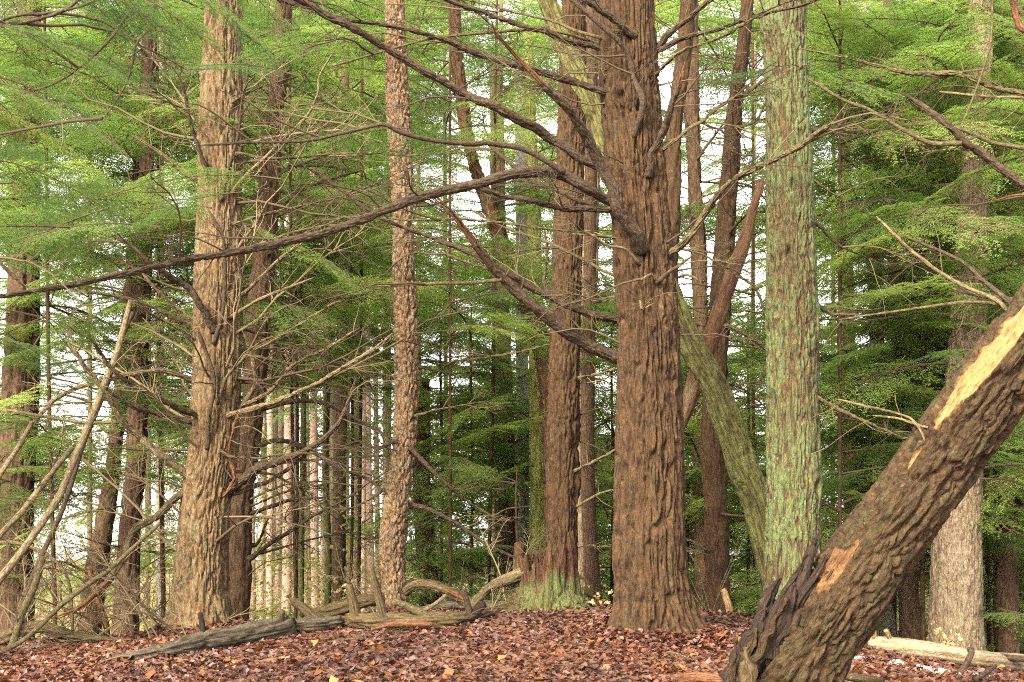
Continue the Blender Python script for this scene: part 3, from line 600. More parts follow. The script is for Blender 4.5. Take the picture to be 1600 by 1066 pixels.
# foliage
for k, n in (('B2', 55), ('D2', 40), ('H1', 45), ('H2', 40), ('J', 62), ('J2', 55), ('J3', 45), ('J4', 40), ('J5', 50), ('J6', 55), ('K1', 50), ('K2', 45), ('K3', 65), ('M2', 30), ('M4', 26), ('M5', 30), ('M6', 40), ('Q1', 60), ('K4', 40), ('M1', 26), ('M1b', 26)):
    tr = TREES[k]; w = tr['w']; zt = w[-1, 2]
    boughs(tr['root'], w[:, :3], w[0, 2] + 1.2, min(zt, 14 + (tr['Y'] - 18) * 0.5) - 0.2, n, far=tr['Y'] > 23, dead=0.25)
for k, (px, Y, wd, lab) in enumerate(sap):
    tr = TREES['s%d' % k]; w = tr['w']
    boughs(tr['root'], w[:, :3], w[0, 2] + 0.5, w[-1, 2] - 0.1, int(min(170, 74 + (Y - 16) * 3.4) * (0.6 if 690 < px < 970 else 1.0)), sc=(0.7, 1.35) if Y < 24 else ((1.0, 1.7) if Y < 44 else (1.6, 2.6)), far=Y > 23, dead=0.10)
for k in range(len(pine_px)):
    tr = TREES['pine%d' % k]; w = tr['w']
    boughs(tr['root'], w[:, :3], w[0, 2] + 4, w[-1, 2] - 0.2, 22, sc=(0.9, 1.5), far=True, dead=0.1)

# low green at the feet of the trunks: young hemlocks with boughs down to the ground
low = [(688, 22.0, 560, 40, 'low hemlock sapling filling the gap right of the cherry tree'), (735, 23.5, 540, 40, 'low hemlock sapling left of the very dark trunk'), (806, 19.2, 790, 14, 'knee high hemlock sapling just left of the mossy stump'), (955, 20.5, 560, 24, 'low hemlock sapling between stump and thick furrowed hemlock'),
       (1072, 21.5, 560, 30, 'low hemlock sapling right of the thick furrowed hemlock'), (1168, 22.5, 540, 36, 'low hemlock sapling under the sloping moss green trunk'), (1310, 18.5, 520, 40, 'low hemlock sapling behind the foot of the lichen trunk'), (1398, 21.0, 560, 34, 'low hemlock sapling between the thin olive trunk and the dark brown trunk'), (1560, 20.0, 600, 34, 'low hemlock sapling right of the broad pale trunk'),
       (462, 21.5, 430, 44, 'hemlock sapling right of the darker slim hemlock, bare below'), (548, 22.0, 430, 44, 'hemlock sapling with layered boughs touching the cherry tree')]
for k, (px, Y, top, nb, lab) in enumerate(low):
    tree('low%d' % k, 'young_hemlock', lab, 'tree', Y, [(px, 960, 6), (px + 3, (960 + top) / 2, 5), (px, top, 4), (px + 2, top - 60, 2)], 'bark_brown', 'soft', 3, 0.05, flare=0, seed=600 + k)
    tr = TREES['low%d' % k]; w = tr['w']; zl = P(px, 610, Y)[2] if px < 600 else w[0, 2] + 0.25
    boughs(tr['root'], w[:, :3], zl, w[-1, 2], nb, sc=(0.5, 1.0), force=True, meshes=BOUGH + BOUGHF[:1])

# ------------------------------------------------------------------ limbs
TWM = {'limb_dark': 'limb_dark', 'limb_olive': 'limb_olive', 'limb_pale': 'limb_pale'}
def limb_mesh(w, mat, seed, name='limb', tip=True):
    L = np.linalg.norm(np.diff(w[:, :3], axis=0), axis=1).sum(); n = int(np.clip(L / 0.045, 10, 130))
    seg = int(np.clip(w[:, 3].max() * 2 * np.pi / 0.02, 6, 22))
    q, _ = spline(w, max(6, len(w) * 2)); rg = np.random.default_rng(seed); q[1:-1, :3] += rg.normal(0, 0.13, (len(q) - 2, 3)) * q[1:-1, 3:4]
    big = w[:, 3].max() > 0.035
    if big: seg = int(np.clip(w[:, 3].max() * 2 * np.pi / 0.012, 10, 40)); n = int(np.clip(L / 0.02, 20, 300))
    v, f, at = tube(q, seg, n, BARKS['limb'] if big else None, seed, rough=0.2); return mesh(name, v, f, mat, at)
LS = [0]
def limb(key, pts, r0, r1, dd=0.0, mat='limb_dark', twigs=4, name='limb', dead=0, tipmat=None, Y0=None, root=None, front=None):
    """pts: pixels from the trunk outwards, r0..r1: half widths in photo pixels, dd: how much farther (+) or nearer (-) the tip is"""
    LS[0] += 1; seed = LS[0]; rg = np.random.default_rng(900 + seed)
    pts = list(pts); pre = None
    k_ = {'A': 0.8, 'B': 0.7, 'B2': 0.75}.get(key, 0.85); r0, r1 = r0 * k_, r1 * k_ * 0.85
    if key:
        tr = TREES[key]; root = tr['root']; q = tr['pts']; py0 = pts[0][1]
        o = np.argsort([p[1] for p in q]); ys = np.array([q[i][1] for i in o]); c = np.interp(py0, ys, [q[i][0] for i in o]); hw = np.interp(py0, ys, [q[i][2] for i in o]) / 2
        Yc = np.interp(py0, ys, [tr['Ys'][i] for i in o]); Rm = hw * M(c, py0, Yc); u = (pts[0][0] - c) / hw
        gave = Y0
        if Y0 is None:
            Y0 = Yc - Rm * math.sqrt(max(0, 1 - min(1, u * u))) * 0.92
        if 0.55 < abs(u) < 1.35 and gave is None: pre = (c + np.sign(u) * hw * 0.35, py0 + 4)
    l = np.concatenate([[0], np.cumsum([math.dist(a, b) for a, b in zip(pts[:-1], pts[1:])])]); l /= l[-1]
    w = []
    if pre is not None: w.append([*P(*pre, Y0 + 0.05), r0 * 1.7 * M(*pre, Y0)])
    for (px, py), t in zip(pts, l):
        Y = Y0 + dd * t; w.append([*P(px, py, Y), (r0 + (r1 - r0) * t ** 0.8) * M(px, py, Y) * (1 + rg.normal(0, 0.05))])
    w = np.array(w); w[1:-1, 1] += rg.normal(0, 0.04, len(w) - 2)
    if key is None and root is None: return w
    off = np.array(root.location); w[:, :3] -= off
    if tipmat:
        cut = 2 if len(w) > 6 else 1
        ob = put(name, limb_mesh(w[:-cut], mat, seed, name), root); splinters(ob, w[-cut - 2:].copy(), tipmat, seed)
    else:
        e_ = w[-1].copy(); e_[:3] += (w[-1, :3] - w[-2, :3]) * 0.25; e_[3] *= 0.35; w = np.vstack([w, e_])
        ob = put(name, limb_mesh(w, mat, seed, name), root)
    q, _ = spline(w, 40)
    tg = np.gradient(q[:, :3], axis=0)
    for j in range(twigs):
        i = int(rg.uniform(10, 39)); d = tg[i] / np.linalg.norm(tg[i]); sd = np.cross(d, rg.normal(0, 1, 3)); sd /= np.linalg.norm(sd)
        ln = rg.uniform(0.15, 0.7); p = [q[i, :3]]; dr = d * rg.uniform(0.3, 0.9) + sd
        for _ in range(5):
            dr = dr / np.linalg.norm(dr) + rg.normal(0, 0.12, 3); p.append(p[-1] + dr / np.linalg.norm(dr) * ln / 5)
        tw = np.column_stack([np.array(p), np.linspace(min(0.008, q[i, 3] * 0.4) * Y0 / 14.5, 0.002, 6)])
        v, f, at = tube(tw, 5, 12, None, seed + j, rough=0.1); put('twig', mesh('twig', v, f, rg.choice([mat if mat != 'limb_red' else 'limb_dark', 'limb_olive', 'limb_pale'], p=[.6, .25, .15]), at), ob)
    for j in range(dead):
        i = int(rg.uniform(14, 39)); d = tg[i]; a = math.atan2(d[1], d[0]) + rg.uniform(-1, 1)
        put('dead_twig', random.choice(DEAD), ob, q[i, :3], (rg.uniform(-1, 1), rg.uniform(-0.4, 0.2), a), rg.uniform(0.35, 0.8))
    return ob
def splinters(par, w, mat, seed, n=5):
    """a torn end: a few tapering shards along the last points of w"""
    rg = np.random.default_rng(seed + 40)
    for j in range(n):
        ww = w.copy(); r = w[:, 3].mean(); d = (w[-1, :3] - w[-2, :3]); d /= np.linalg.norm(d)
        off = np.cross(d, rg.normal(0, 1, 3)); off /= np.linalg.norm(off); ww[:, :3] += off * r * 0.45
        ww[-1, :3] += d * rg.uniform(-0.5, 1.6) * r * 2; ww[:, 3] = r * np.linspace(0.66, 0.14, len(ww)) * rg.uniform(0.7, 1.1)
        v, f, at = tube(ww, 6, 14, None, seed + j, rough=0.25); put('splinter', mesh('splinter', v, f, mat, at), par)

A_L = [  # the thick furrowed hemlock
    ([(958, 318), (925, 300), (880, 270), (810, 273), (740, 286), (640, 313), (520, 357), (400, 389), (300, 409), (200, 428), (100, 446), (-60, 474)], 13, 7.0, -4.2, 'limb_dark', 8),
    ([(882, 270), (826, 236), (770, 224), (709, 223), (640, 213), (602, 196), (560, 202), (480, 220), (400, 224), (330, 226)], 6, 3, -1.5, 'limb_dark', 6),
    ([(1003, 392), (965, 322), (946, 268), (920, 218), (886, 170), (850, 132), (815, 95), (776, 56)], 15, 8, -1.6, 'limb_dark', 4),
    ([(938, 264), (895, 240), (850, 207), (790, 180), (730, 145), (670, 113), (603, 71), (545, 42), (491, 14), (420, -25)], 10, 6.5, -1.8, 'limb_dark', 6),
    ([(940, 147), (895, 129), (820, 105), (760, 87), (685, 61), (610, 42), (545, 32), (491, 12), (400, -10)], 8, 5, -1.2, 'limb_dark', 6),
    ([(936, 76), (889, 67), (850, 54), (808, 37), (766, 24), (697, -2), (640, -25)], 7, 5, -0.8, 'limb_dark', 4),
    ([(936, 64), (895, 48), (862, 33), (808, 18), (730, 0), (690, -10)], 3.2, 2.4, 0.4, 'limb_olive', 3),
    ([(932, 66), (880, 55), (832, 46), (775, 46), (700, 57), (640, 70), (540, 98)], 3.4, 2.2, -1.0, 'limb_olive', 4),
    ([(989, 216), (1003, 165), (992, 130), (979, 81), (945, 47), (891, -2), (870, -20)], 6.5, 5.0, -0.5, 'limb_dark', 3),
    ([(992, 56), (959, 30), (921, -2), (890, -30)], 11, 8, -0.5, 'limb_dark', 0),
    ([(1024, 76), (1050, 47), (1085, 22), (1114, -2), (1140, -20)], 8, 6, -0.4, 'limb_dark', 2),
    ([(1026, 82), (1075, 58), (1120, 44), (1160, 34), (1200, 22), (1250, 8), (1300, -10)], 6, 4.4, -1.8, 'limb_dark', 4),
    ([(1022, 118), (1045, 97), (1075, 76), (1120, 58), (1160, 40), (1200, 16), (1255, -6)], 4.6, 3.4, -1.9, 'limb_olive', 3),
    ([(1013, 276), (1019, 242), (1034, 212), (1050, 165), (1060, 132), (1066, 110)], 9, 6.5, -0.6, 'limb_dark', 2),
    ([(1033, 236), (1065, 210), (1100, 185), (1130, 160), (1165, 145), (1197, 122)], 5.2, 3.6, -0.4, 'limb_olive', 3),
    ([(1048, 396), (1085, 360), (1110, 320), (1140, 285), (1180, 262), (1240, 235), (1292, 199)], 8, 5.2, -1.6, 'limb_olive', 3),
    ([(954, 331), (919, 328), (874, 327), (835, 316), (790, 307), (751, 294)], 7.5, 4.5, -0.6, 'limb_dark', 5),
    ([(930, 324), (910, 318), (874, 301), (835, 283), (795, 252), (762, 224)], 6, 4.5, 0.3, 'limb_dark', 3),
    ([(957, 371), (895, 365), (856, 360), (796, 352), (724, 343), (640, 343), (560, 338)], 4, 2.8, 0.5, 'limb_olive', 6),
    ([(957, 499), (910, 487), (868, 467), (826, 445), (769, 415), (724, 390), (640, 358), (580, 333), (530, 295), (480, 262)], 8, 4.2, -1.0, 'limb_dark', 6),
    ([(956, 554), (919, 538), (880, 517), (826, 472), (784, 433), (742, 382), (712, 343), (684, 312)], 14, 8.5, -1.3, 'limb_dark', 4),
    ([(784, 437), (724, 441), (687, 443), (609, 446)], 4.5, 3.6, 0.2, 'limb_olive', 2),
    ([(957, 428), (910, 406), (850, 376), (790, 354), (740, 330)], 3.6, 2.4, 0.8, 'limb_olive', 4),
    ([(770, 422), (730, 410), (700, 398)], 3.6, 2.6, 0.1, 'limb_olive', 2),
    ([(1026, 442), (1045, 426), (1076, 404)], 5.5, 2.2, -0.2, 'limb_dark', 1),
    ([(999, 413), (976, 391), (949, 384), (925, 370), (900, 366)], 3.6, 2.0, -0.4, 'limb_pale', 2),
    ([(1000, 470), (1004, 482), (1018, 476)], 3.2, 1.6, -0.12, 'limb_pale', 0), ([(1024, 438), (1016, 430), (1004, 436)], 3.0, 1.8, -0.1, 'limb_pale', 0),
    ([(956, 465), (930, 472), (915, 455), (908, 430)], 5, 3, 0.3, 'limb_olive', 3)]
for k, (pts, r0, r1, dd, mt, tw) in enumerate(A_L):
    Y0 = None
    if k == 1: Y0 = 11.45
    if k in (21, 23): Y0 = 12.05
    tipm = 'limb_red' if k in (2, 13, 20) else None
    limb('A', pts, r0, r1, dd, mt, tw, dead=4 if len(pts) > 5 else 1, tipmat=tipm, Y0=Y0)

B_L = [  # the tan sunlit hemlock
    ([(314, 184), (290, 172), (250, 155), (209, 139)], 5, 3.5, -0.5, 'limb_pale', 2), ([(329, 281), (314, 243), (300, 203), (290, 152), (274, 98), (260, 70)], 7, 4.5, -0.8, 'limb_dark', 3),
    ([(310, 281), (280, 264), (250, 240), (213, 215)], 9, 4, -0.4, 'limb_pale', 2), ([(345, 315), (355, 270), (371, 209), (378, 169), (387, 111)], 4.4, 3.4, -0.4, 'limb_dark', 2),
    ([(363, 302), (384, 278), (412, 250), (437, 220), (481, 182), (498, 145), (499, 118), (518, 86)], 4.6, 2.6, -0.9, 'limb_pale', 4),
    ([(335, 518), (314, 478), (294, 451), (270, 434), (236, 414), (203, 384), (180, 372)], 9, 6, -1.0, 'limb_dark', 3), ([(334, 538), (345, 502), (350, 461), (351, 404), (348, 370), (330, 336)], 5.4, 4, -0.4, 'limb_dark', 3),
    ([(303, 509), (270, 495), (236, 478), (189, 465), (130, 455)], 6.5, 4, -0.6, 'limb_olive', 3), ([(303, 500), (270, 475), (243, 451), (225, 430)], 5.5, 4, -0.3, 'limb_pale', 1),
    ([(303, 530), (277, 512), (243, 495), (216, 478)], 4.4, 3.4, -0.8, 'limb_pale', 1), ([(299, 593), (264, 580), (223, 580), (189, 587), (149, 600), (105, 613), (61, 651), (20, 712), (-25, 770)], 7, 5.5, -1.4, 'limb_pale', 4),
    ([(313, 652), (287, 641), (250, 624), (216, 607), (182, 583), (159, 556), (142, 529)], 8, 4.5, -1.2, 'limb_dark', 3), ([(300, 659), (250, 647), (209, 637), (182, 620), (166, 607)], 7, 4.5, -0.5, 'limb_dark', 2),
    ([(324, 702), (328, 644), (334, 603), (324, 559), (312, 524)], 6.5, 5, -0.3, 'limb_dark', 1), ([(339, 632), (353, 590), (382, 558), (400, 530), (418, 497)], 5, 3, -0.6, 'limb_olive', 2),
    ([(359, 648), (400, 637), (442, 623), (492, 601), (542, 573), (589, 541), (614, 522)], 7, 4, -1.1, 'limb_pale', 4), ([(471, 610), (535, 584), (606, 544), (630, 530)], 3.8, 2.8, 0.4, 'limb_olive', 2),
    ([(375, 634), (418, 613), (443, 587), (464, 567), (514, 544), (553, 518)], 6.5, 4, -0.7, 'limb_pale', 3), ([(358, 497), (391, 475), (419, 463), (475, 440)], 4.6, 3.2, -0.7, 'limb_pale', 2), ([(376, 464), (402, 438), (433, 412), (475, 376)], 5.5, 4, -0.8, 'limb_pale', 1),
    ([(376, 560), (396, 544), (418, 537), (464, 512), (514, 479), (534, 470)], 4.4, 3, -0.4, 'limb_pale', 2), ([(376, 632), (400, 601), (396, 566), (382, 524)], 7, 4.5, -0.5, 'limb_pale', 2),
    ([(362, 762), (403, 735), (443, 719), (482, 701), (521, 673), (542, 637), (553, 601)], 13, 3.6, -0.8, 'limb_dark', 4), ([(372, 770), (400, 758), (428, 747), (464, 722), (490, 700)], 6, 3.4, -0.4, 'limb_dark', 2),
    ([(346, 776), (366, 747), (357, 712), (366, 669), (373, 648)], 5.5, 4.5, -0.2, 'limb_red', 3), ([(292, 742), (250, 710), (216, 681), (189, 654), (169, 620), (145, 590), (122, 556), (108, 538)], 11, 6.5, -0.9, 'limb_pale', 4),
    ([(186, 660), (135, 661), (71, 651), (0, 640), (-30, 636)], 4.6, 3.4, -0.3, 'limb_pale', 3), ([(290, 765), (260, 790), (243, 807), (216, 823), (203, 841), (193, 871), (169, 905), (149, 929), (125, 949), (95, 962)], 10, 9, -0.9, 'limb_olive', 5),
    ([(366, 160), (395, 140), (430, 128), (470, 118)], 4, 2.5, 0.6, 'limb_olive', 3), ([(368, 240), (420, 250), (470, 246), (560, 238), (640, 244), (720, 238)], 4.4, 2.6, 0.2, 'limb_olive', 5), ([(372, 350), (430, 332), (500, 318), (560, 300), (640, 262)], 4, 2.4, 0.6, 'limb_olive', 4)]
for k, (pts, r0, r1, dd, mt, tw) in enumerate(B_L):
    Y0 = {16: 15.1, 26: 15.2}.get(k)
    limb('B', pts, r0, r1, dd, mt, tw, dead=3 if len(pts) > 4 else 1, Y0=Y0, tipmat='limb_pale' if k in (2, 21) else ('limb_red' if k == 27 else None))
for pts, r0, r1, dd, mt, tw in [([(394, 803), (446, 783), (496, 778)], 6, 4, -0.4, 'limb_dark', 2), ([(392, 872), (420, 850), (450, 833), (500, 801), (535, 783), (599, 740)], 5.5, 3, -0.7, 'limb_dark', 4),
        ([(405, 694), (446, 690), (492, 708), (528, 730), (571, 747), (598, 766)], 5.5, 4, -0.4, 'limb_dark', 3), ([(414, 636), (471, 626), (514, 633), (557, 655), (616, 688)], 5.5, 4, -0.2, 'limb_dark', 3),
        ([(400, 724), (450, 722), (528, 715), (606, 712)], 3, 2.2, 0.4, 'limb_olive', 3), ([(396, 868), (428, 860), (482, 844), (521, 836), (571, 815), (580, 800)], 3.6, 2.4, 0.3, 'limb_dark', 4), ([(395, 790), (440, 770), (500, 752)], 3.4, 2.2, 0.2, 'limb_olive', 3),
        ([(400, 850), (415, 820), (420, 808)], 5, 3, -0.2, 'limb_dark', 0), ([(434, 330), (470, 300), (520, 282), (560, 268)], 4, 2.4, 0.4, 'limb_dark', 4), ([(432, 340), (480, 320), (560, 325), (620, 318)], 3.4, 2.2, 0.2, 'limb_olive', 4), ([(438, 230), (480, 205), (540, 190)], 4, 2.4, 0, 'limb_dark', 3)]:
    limb('B2', pts, r0, r1, dd, mt, tw, dead=1)
for key, rows in {'D': [([(862, 470), (850, 440), (856, 400), (850, 362)], 5, 3.5, 'limb_dark'), ([(905, 590), (930, 585), (958, 577)], 3.4, 2.4, 'limb_pale'), ([(858, 540), (800, 552), (720, 563)], 3, 2.0, 'limb_olive'), ([(900, 735), (930, 720), (958, 705)], 3, 2, 'limb_pale'), ([(903, 790), (940, 770), (965, 765)], 2.6, 2, 'limb_pale')],
                  'H1': [([(1140, 420), (1180, 450), (1200, 500)], 4, 3, 'limb_olive'), ([(1134, 510), (1170, 530), (1215, 560)], 5, 3, 'limb_olive'), ([(1135, 600), (1165, 610), (1200, 640)], 3, 2, 'limb_dark'), ([(1100, 240), (1075, 200), (1050, 140)], 3, 2, 'limb_dark'), ([(1150, 200), (1180, 190), (1200, 150)], 3, 2, 'limb_olive'), ([(1104, 860), (1080, 845), (1060, 840)], 3, 2, 'limb_dark')],
                  'H2': [([(1096, 330), (1060, 340), (1030, 355)], 4, 2.5, 'limb_olive'), ([(1100, 440), (1070, 430), (1052, 440)], 3, 2, 'limb_pale'), ([(1088, 250), (1110, 220), (1140, 180)], 3, 2, 'limb_dark')],
                  'C': [([(618, 690), (590, 700), (560, 690), (530, 700)], 4, 2.5, 'limb_dark'), ([(650, 650), (690, 640), (740, 630)], 3, 2, 'limb_olive'), ([(648, 790), (700, 810), (760, 850), (800, 870)], 5, 3, 'limb_dark'), ([(640, 700), (690, 750), (740, 790), (775, 810)], 5, 3, 'limb_dark'), ([(606, 760), (560, 790), (520, 800)], 3, 2, 'limb_olive')],
                  'E': [([(1274, 350), (1310, 380), (1370, 410)], 4, 2.5, 'limb_dark'), ([(1278, 475), (1300, 488), (1335, 492)], 4, 2.5, 'limb_olive'), ([(1272, 620), (1330, 650), (1400, 680)], 5, 3, 'limb_olive'), ([(1266, 275), (1300, 300), (1350, 330)], 4, 2.5, 'limb_olive'), ([(1270, 205), (1300, 203), (1318, 190)], 5, 3, 'limb_dark')]}.items():
    for pts, r0, r1, mt in rows: limb(key, pts, r0, r1, 0.2, mt, 3, dead=2)

def bare(key, n, py0, py1, sc, meshes):
    tr = TREES[key]; w = tr['w']; z0, z1 = P(tr['pts'][0][0], py1, tr['Y'])[2], P(tr['pts'][0][0], py0, tr['Y'])[2]; o = np.array(tr['root'].location)
    for _ in range(n):
        z = RG.uniform(z0, z1); i = [np.interp(z, w[:, 2], w[:, k]) for k in range(4)]; a = RG.choice([0, math.pi]) + RG.normal(0, 0.7)
        put('dead_branch', random.choice(meshes), tr['root'], (i[0] + math.cos(a) * i[3] * 0.9 - o[0], i[1] + math.sin(a) * i[3] * 0.9 - o[1], z - o[2]), (RG.uniform(-1.5, 1.5), RG.uniform(-0.55, 0.15), a), RG.uniform(*sc))
bare('B', 46, 120, 880, (0.7, 1.5), DEADP + DEADP + DEAD); bare('B2', 34, 120, 900, (0.6, 1.3), DEAD + DEADP); bare('A', 14, 0, 560, (0.4, 0.9), DEAD); bare('D', 12, 300, 880, (0.4, 0.8), DEADP + DEAD)
bare('H1', 22, 60, 880, (0.5, 1.1), DEAD); bare('H2', 22, 40, 700, (0.5, 1.1), DEAD); bare('C', 8, 500, 900, (0.5, 0.9), DEAD); bare('N', 12, 60, 500, (0.5, 1.0), DEAD); bare('M3', 6, 620, 900, (0.5, 0.9), DEAD); bare('K1', 10, 650, 950, (0.5, 0.9), DEAD); bare('J3', 8, 700, 980, (0.4, 0.8), DEADP); bare('K2', 10, 600, 960, (0.6, 1.1), DEADP); bare('K3', 14, 500, 960, (0.6, 1.2), DEADP)
for k in range(13): bare('pine%d' % k, 5, 560, 930, (0.6, 1.2), DEADP)
# live boughs carried by the near hemlocks: sprays along the long low limb and over the left
ra = TREES['A']['root']; oa = np.array(ra.location)
for (px, py, Y, sc, az) in [(330, 370, 10.3, 0.75, 2.6), (250, 400, 10.0, 0.8, 3.4), (170, 370, 9.8, 0.9, 2.8), (110, 400, 9.6, 0.9, 3.6), (60, 380, 9.4, 0.9, 3.0), (20, 330, 9.2, 1.0, 2.4), (440, 280, 11.0, 0.8, 2.9), (60, 440, 9.5, 0.8, 4.0), (-10, 400, 9.2, 1.0, 3.3),
                            (240, 330, 10.2, 0.8, 3.1), (470, 120, 12.0, 0.8, 3.0), (560, 60, 12.3, 0.8, 3.3), (750, 230, 12.6, 0.6, 3.3), (640, 200, 12.2, 0.7, 2.7), (380, 300, 10.6, 0.6, 3.5), (150, 440, 9.8, 0.6, 2.0)]:
    if 300 < py < 450 and px < 450: Y += 1.1; py += -45 if py < 405 else 55
    put('bough', random.choice(BOUGHD), ra, P(px, py, Y) - oa, (RG.uniform(-0.5, 0.5), RG.uniform(-0.2, 0.3), az + RG.uniform(-0.3, 0.3)), sc * 0.8)
tree('O', 'hemlock_tree', 'near hemlock whose dark soft boughs hang before the tan hemlock', 'tree', 7.0, [(-260, 1100, 130), (-250, 500, 120), (-240, 0, 110), (-240, -400, 90)], 'bark_dark', 'mid', 5, 0.04, flare=0.4, seed=301)
ro = TREES['O']['root']; oo = np.array(ro.location)
for (px, py, Y, sc, az, dp) in [(-60, 30, 6.2, 0.75, 0.1, .25), (40, -30, 6.5, 0.8, -0.2, .3), (-40, 120, 6.8, 0.7, 0.3, .3), (120, -40, 6.4, 0.7, 0.2, .35), (200, -50, 6.8, 0.7, 0.0, .4), (-80, 240, 7.2, 0.8, 0.2, .2), (60, 60, 7.0, 0.6, -0.1, .3), (260, -40, 7.6, 0.7, 0.4, .5), (320, -60, 7.4, .6, .5, .5), (-90, 520, 7.8, .8, .1, .2)]:
    put('bough', random.choice(BOUGHD), ro, P(px, py, Y) - oo, (RG.uniform(-0.5, 0.5), dp, az), sc * 0.62)
for pts, r0, r1 in [([(-180, 60), (60, 30), (140, -10), (200, -20)], 5, 3), ([(230, -20), (170, 60), (130, 95), (90, 130), (40, 145)], 3.4, 1.8), ([(240, -20), (235, 35), (215, 70), (200, 110), (175, 165), (160, 185)], 3.2, 1.6), ([(-180, 120), (-40, 60), (20, 30), (80, 18), (140, 12), (160, -5)], 4, 3), ([(-180, 380), (-40, 395), (0, 410), (30, 440)], 5, 3.4)]:
    limb(None, pts, r0, r1, 0, 'limb_dark', 5, Y0=6.8, root=ro, dead=1)

# hemlock just outside the right edge: its limbs reach in
tree('RR', 'hemlock_tree', 'hemlock whose knobbly limbs reach in above the leaning broken trunk', 'tree', 11.5, [(1720, 1090, 110), (1715, 500, 100), (1712, 0, 92), (1710, -300, 84)], 'bark_brown', 'mid', 8, 0.03, flare=0.5, seed=305)
for pts, r0, r1, mt, dd, tw, tm in [([(1680, 168), (1600, 149), (1538, 130), (1497, 115), (1420, 108), (1318, 90), (1264, 79)], 7.5, 3, 'limb_olive', 0.3, 5, None), ([(1690, 380), (1600, 297), (1538, 240), (1504, 220), (1477, 196), (1443, 165), (1420, 152)], 13, 7, 'limb_dark', -0.3, 5, None),
        ([(1503, 224), (1460, 220), (1416, 203), (1362, 172), (1311, 152), (1271, 128)], 5.5, 3, 'limb_olive', 0.2, 6, None), ([(1690, 250), (1600, 228), (1555, 220), (1504, 203)], 6, 4, 'limb_olive', 0.1, 3, None), ([(1680, 158), (1600, 154), (1538, 152), (1482, 145)], 4, 2.6, 'limb_pale', 0.2, 3, None),
        ([(1690, 30), (1604, 45), (1592, 15), (1580, -15)], 9, 8, 'limb_red', 0.0, 1, None), ([(1690, 350), (1600, 357), (1550, 352)], 3, 2, 'limb_pale', 0.2, 2, None), ([(1690, 300), (1595, 302), (1560, 312)], 4, 2, 'limb_red', 0.1, 1, None)]:
    limb('RR', pts, r0, r1, dd, mt, tw, dead=1, Y0={5.5: 11.0}.get(r0))
limb('RR', [(1690, -60), (1570, -40), (1556, 20), (1547, 70), (1524, 142), (1502, 198)], 3, 2, 0.1, 'limb_olive', 3, dead=2)

# ------------------------------------------------------------------ the leaning broken trunk in the foreground
def fp(px, py, wpx, Y): return [*P(px, py, Y), wpx * 0.5 * M(px, py, Y)]
Fw = np.array([fp(1180, 1160, 178, 9.3), fp(1232, 1065, 156, 9.1), fp(1290, 972, 136, 9.0), fp(1352, 882, 124, 8.9), fp(1440, 758, 120, 8.75), fp(1518, 648, 120, 8.6), fp(1596, 548, 118, 8.45), fp(1694, 416, 112, 8.3), fp(1804, 266, 105, 8.1)])
gzF = float(ground(Fw[0, 0], Fw[0, 1]))
fr = empty('leaning_trunk', (Fw[0, 0], Fw[0, 1], gzF), 'broken leaning trunk with a strip of bare yellow wood and a torn dark foot', 'trunk')
Fl = Fw.copy(); Fl[:, :3] -= np.array(fr.location)
Ltot = np.linalg.norm(np.diff(Fl[:, :3], axis=0), axis=1).sum()
def Fhook(bco, th, s, rr, bh):
    # bare wood along the upper side: a ragged tongue whose edges wander
    S = np.repeat(s[:, None], len(th), 1); TH = np.repeat(th[None], len(s), 0); TH = (TH + np.pi) % (2 * np.pi) - np.pi
    fr_ = S / Ltot
    n = fbm(bco * np.array([5, 5, 2.2]), 3, 77) - 0.5; n2 = fbm(bco * np.array([22, 22, 5.0]), 3, 78) - 0.5
    ctr = F_CTR; half = np.interp(fr_, [0.36, 0.44, 0.52, 0.62, 0.74, 0.80, 0.83], [0.0, 0.16, 0.26, 0.34, 0.34, 0.30, 0.0])
    dd = half - np.abs(TH - ctr) + n * 0.85 * np.interp(fr_, [0.4, 0.7], [1.2, 0.35]) + n2 * 0.35
    st = sstep(-0.02, 0.06, dd) * sstep(0.35, 0.40, fr_) * (1 - sstep(0.81, 0.84, fr_))
    h2 = np.interp(fr_, [0.20, 0.26, 0.36, 0.46, 0.52], [0.0, 0.30, 0.62, 0.55, 0.0]); d2_ = h2 * 0.6 - 0.22 - np.abs(TH - ctr - 0.05) + n * 1.7 + n2 * 0.9
    st = np.maximum(st, 0.66 * sstep(-0.02, 0.06, d2_) * sstep(0.20, 0.24, fr_) * (1 - sstep(0.50, 0.56, fr_)))
    base = np.full_like(rr, 1.0) * np.repeat(rr.mean(1)[:, None], rr.shape[1], 1)
    rr = rr * (1 - st) + (base * 0.965 + n2 * 0.006) * st
    # torn foot: deep rips along the grain near the ground
    k = np.clip(1 - fr_ / 0.34, 0, 1); rip = worley(bco * np.array([7, 7, 0.9]) + 5, 5)
    rr = rr - 0.055 * k * (1 - sstep(0.0, 0.35, rip[1] - rip[0]))
    return rr, bh * (1 - st), {'strip': st}
F_CTR = -0.80
v, f, at = tube(Fl, 150, np.arange(0, Ltot, 0.014), BARKS['flaky'], 311, hook=Fhook)
put('trunk', mesh('trunk', v, f, 'log_flaky', at), fr)
offF = np.array(fr.location)
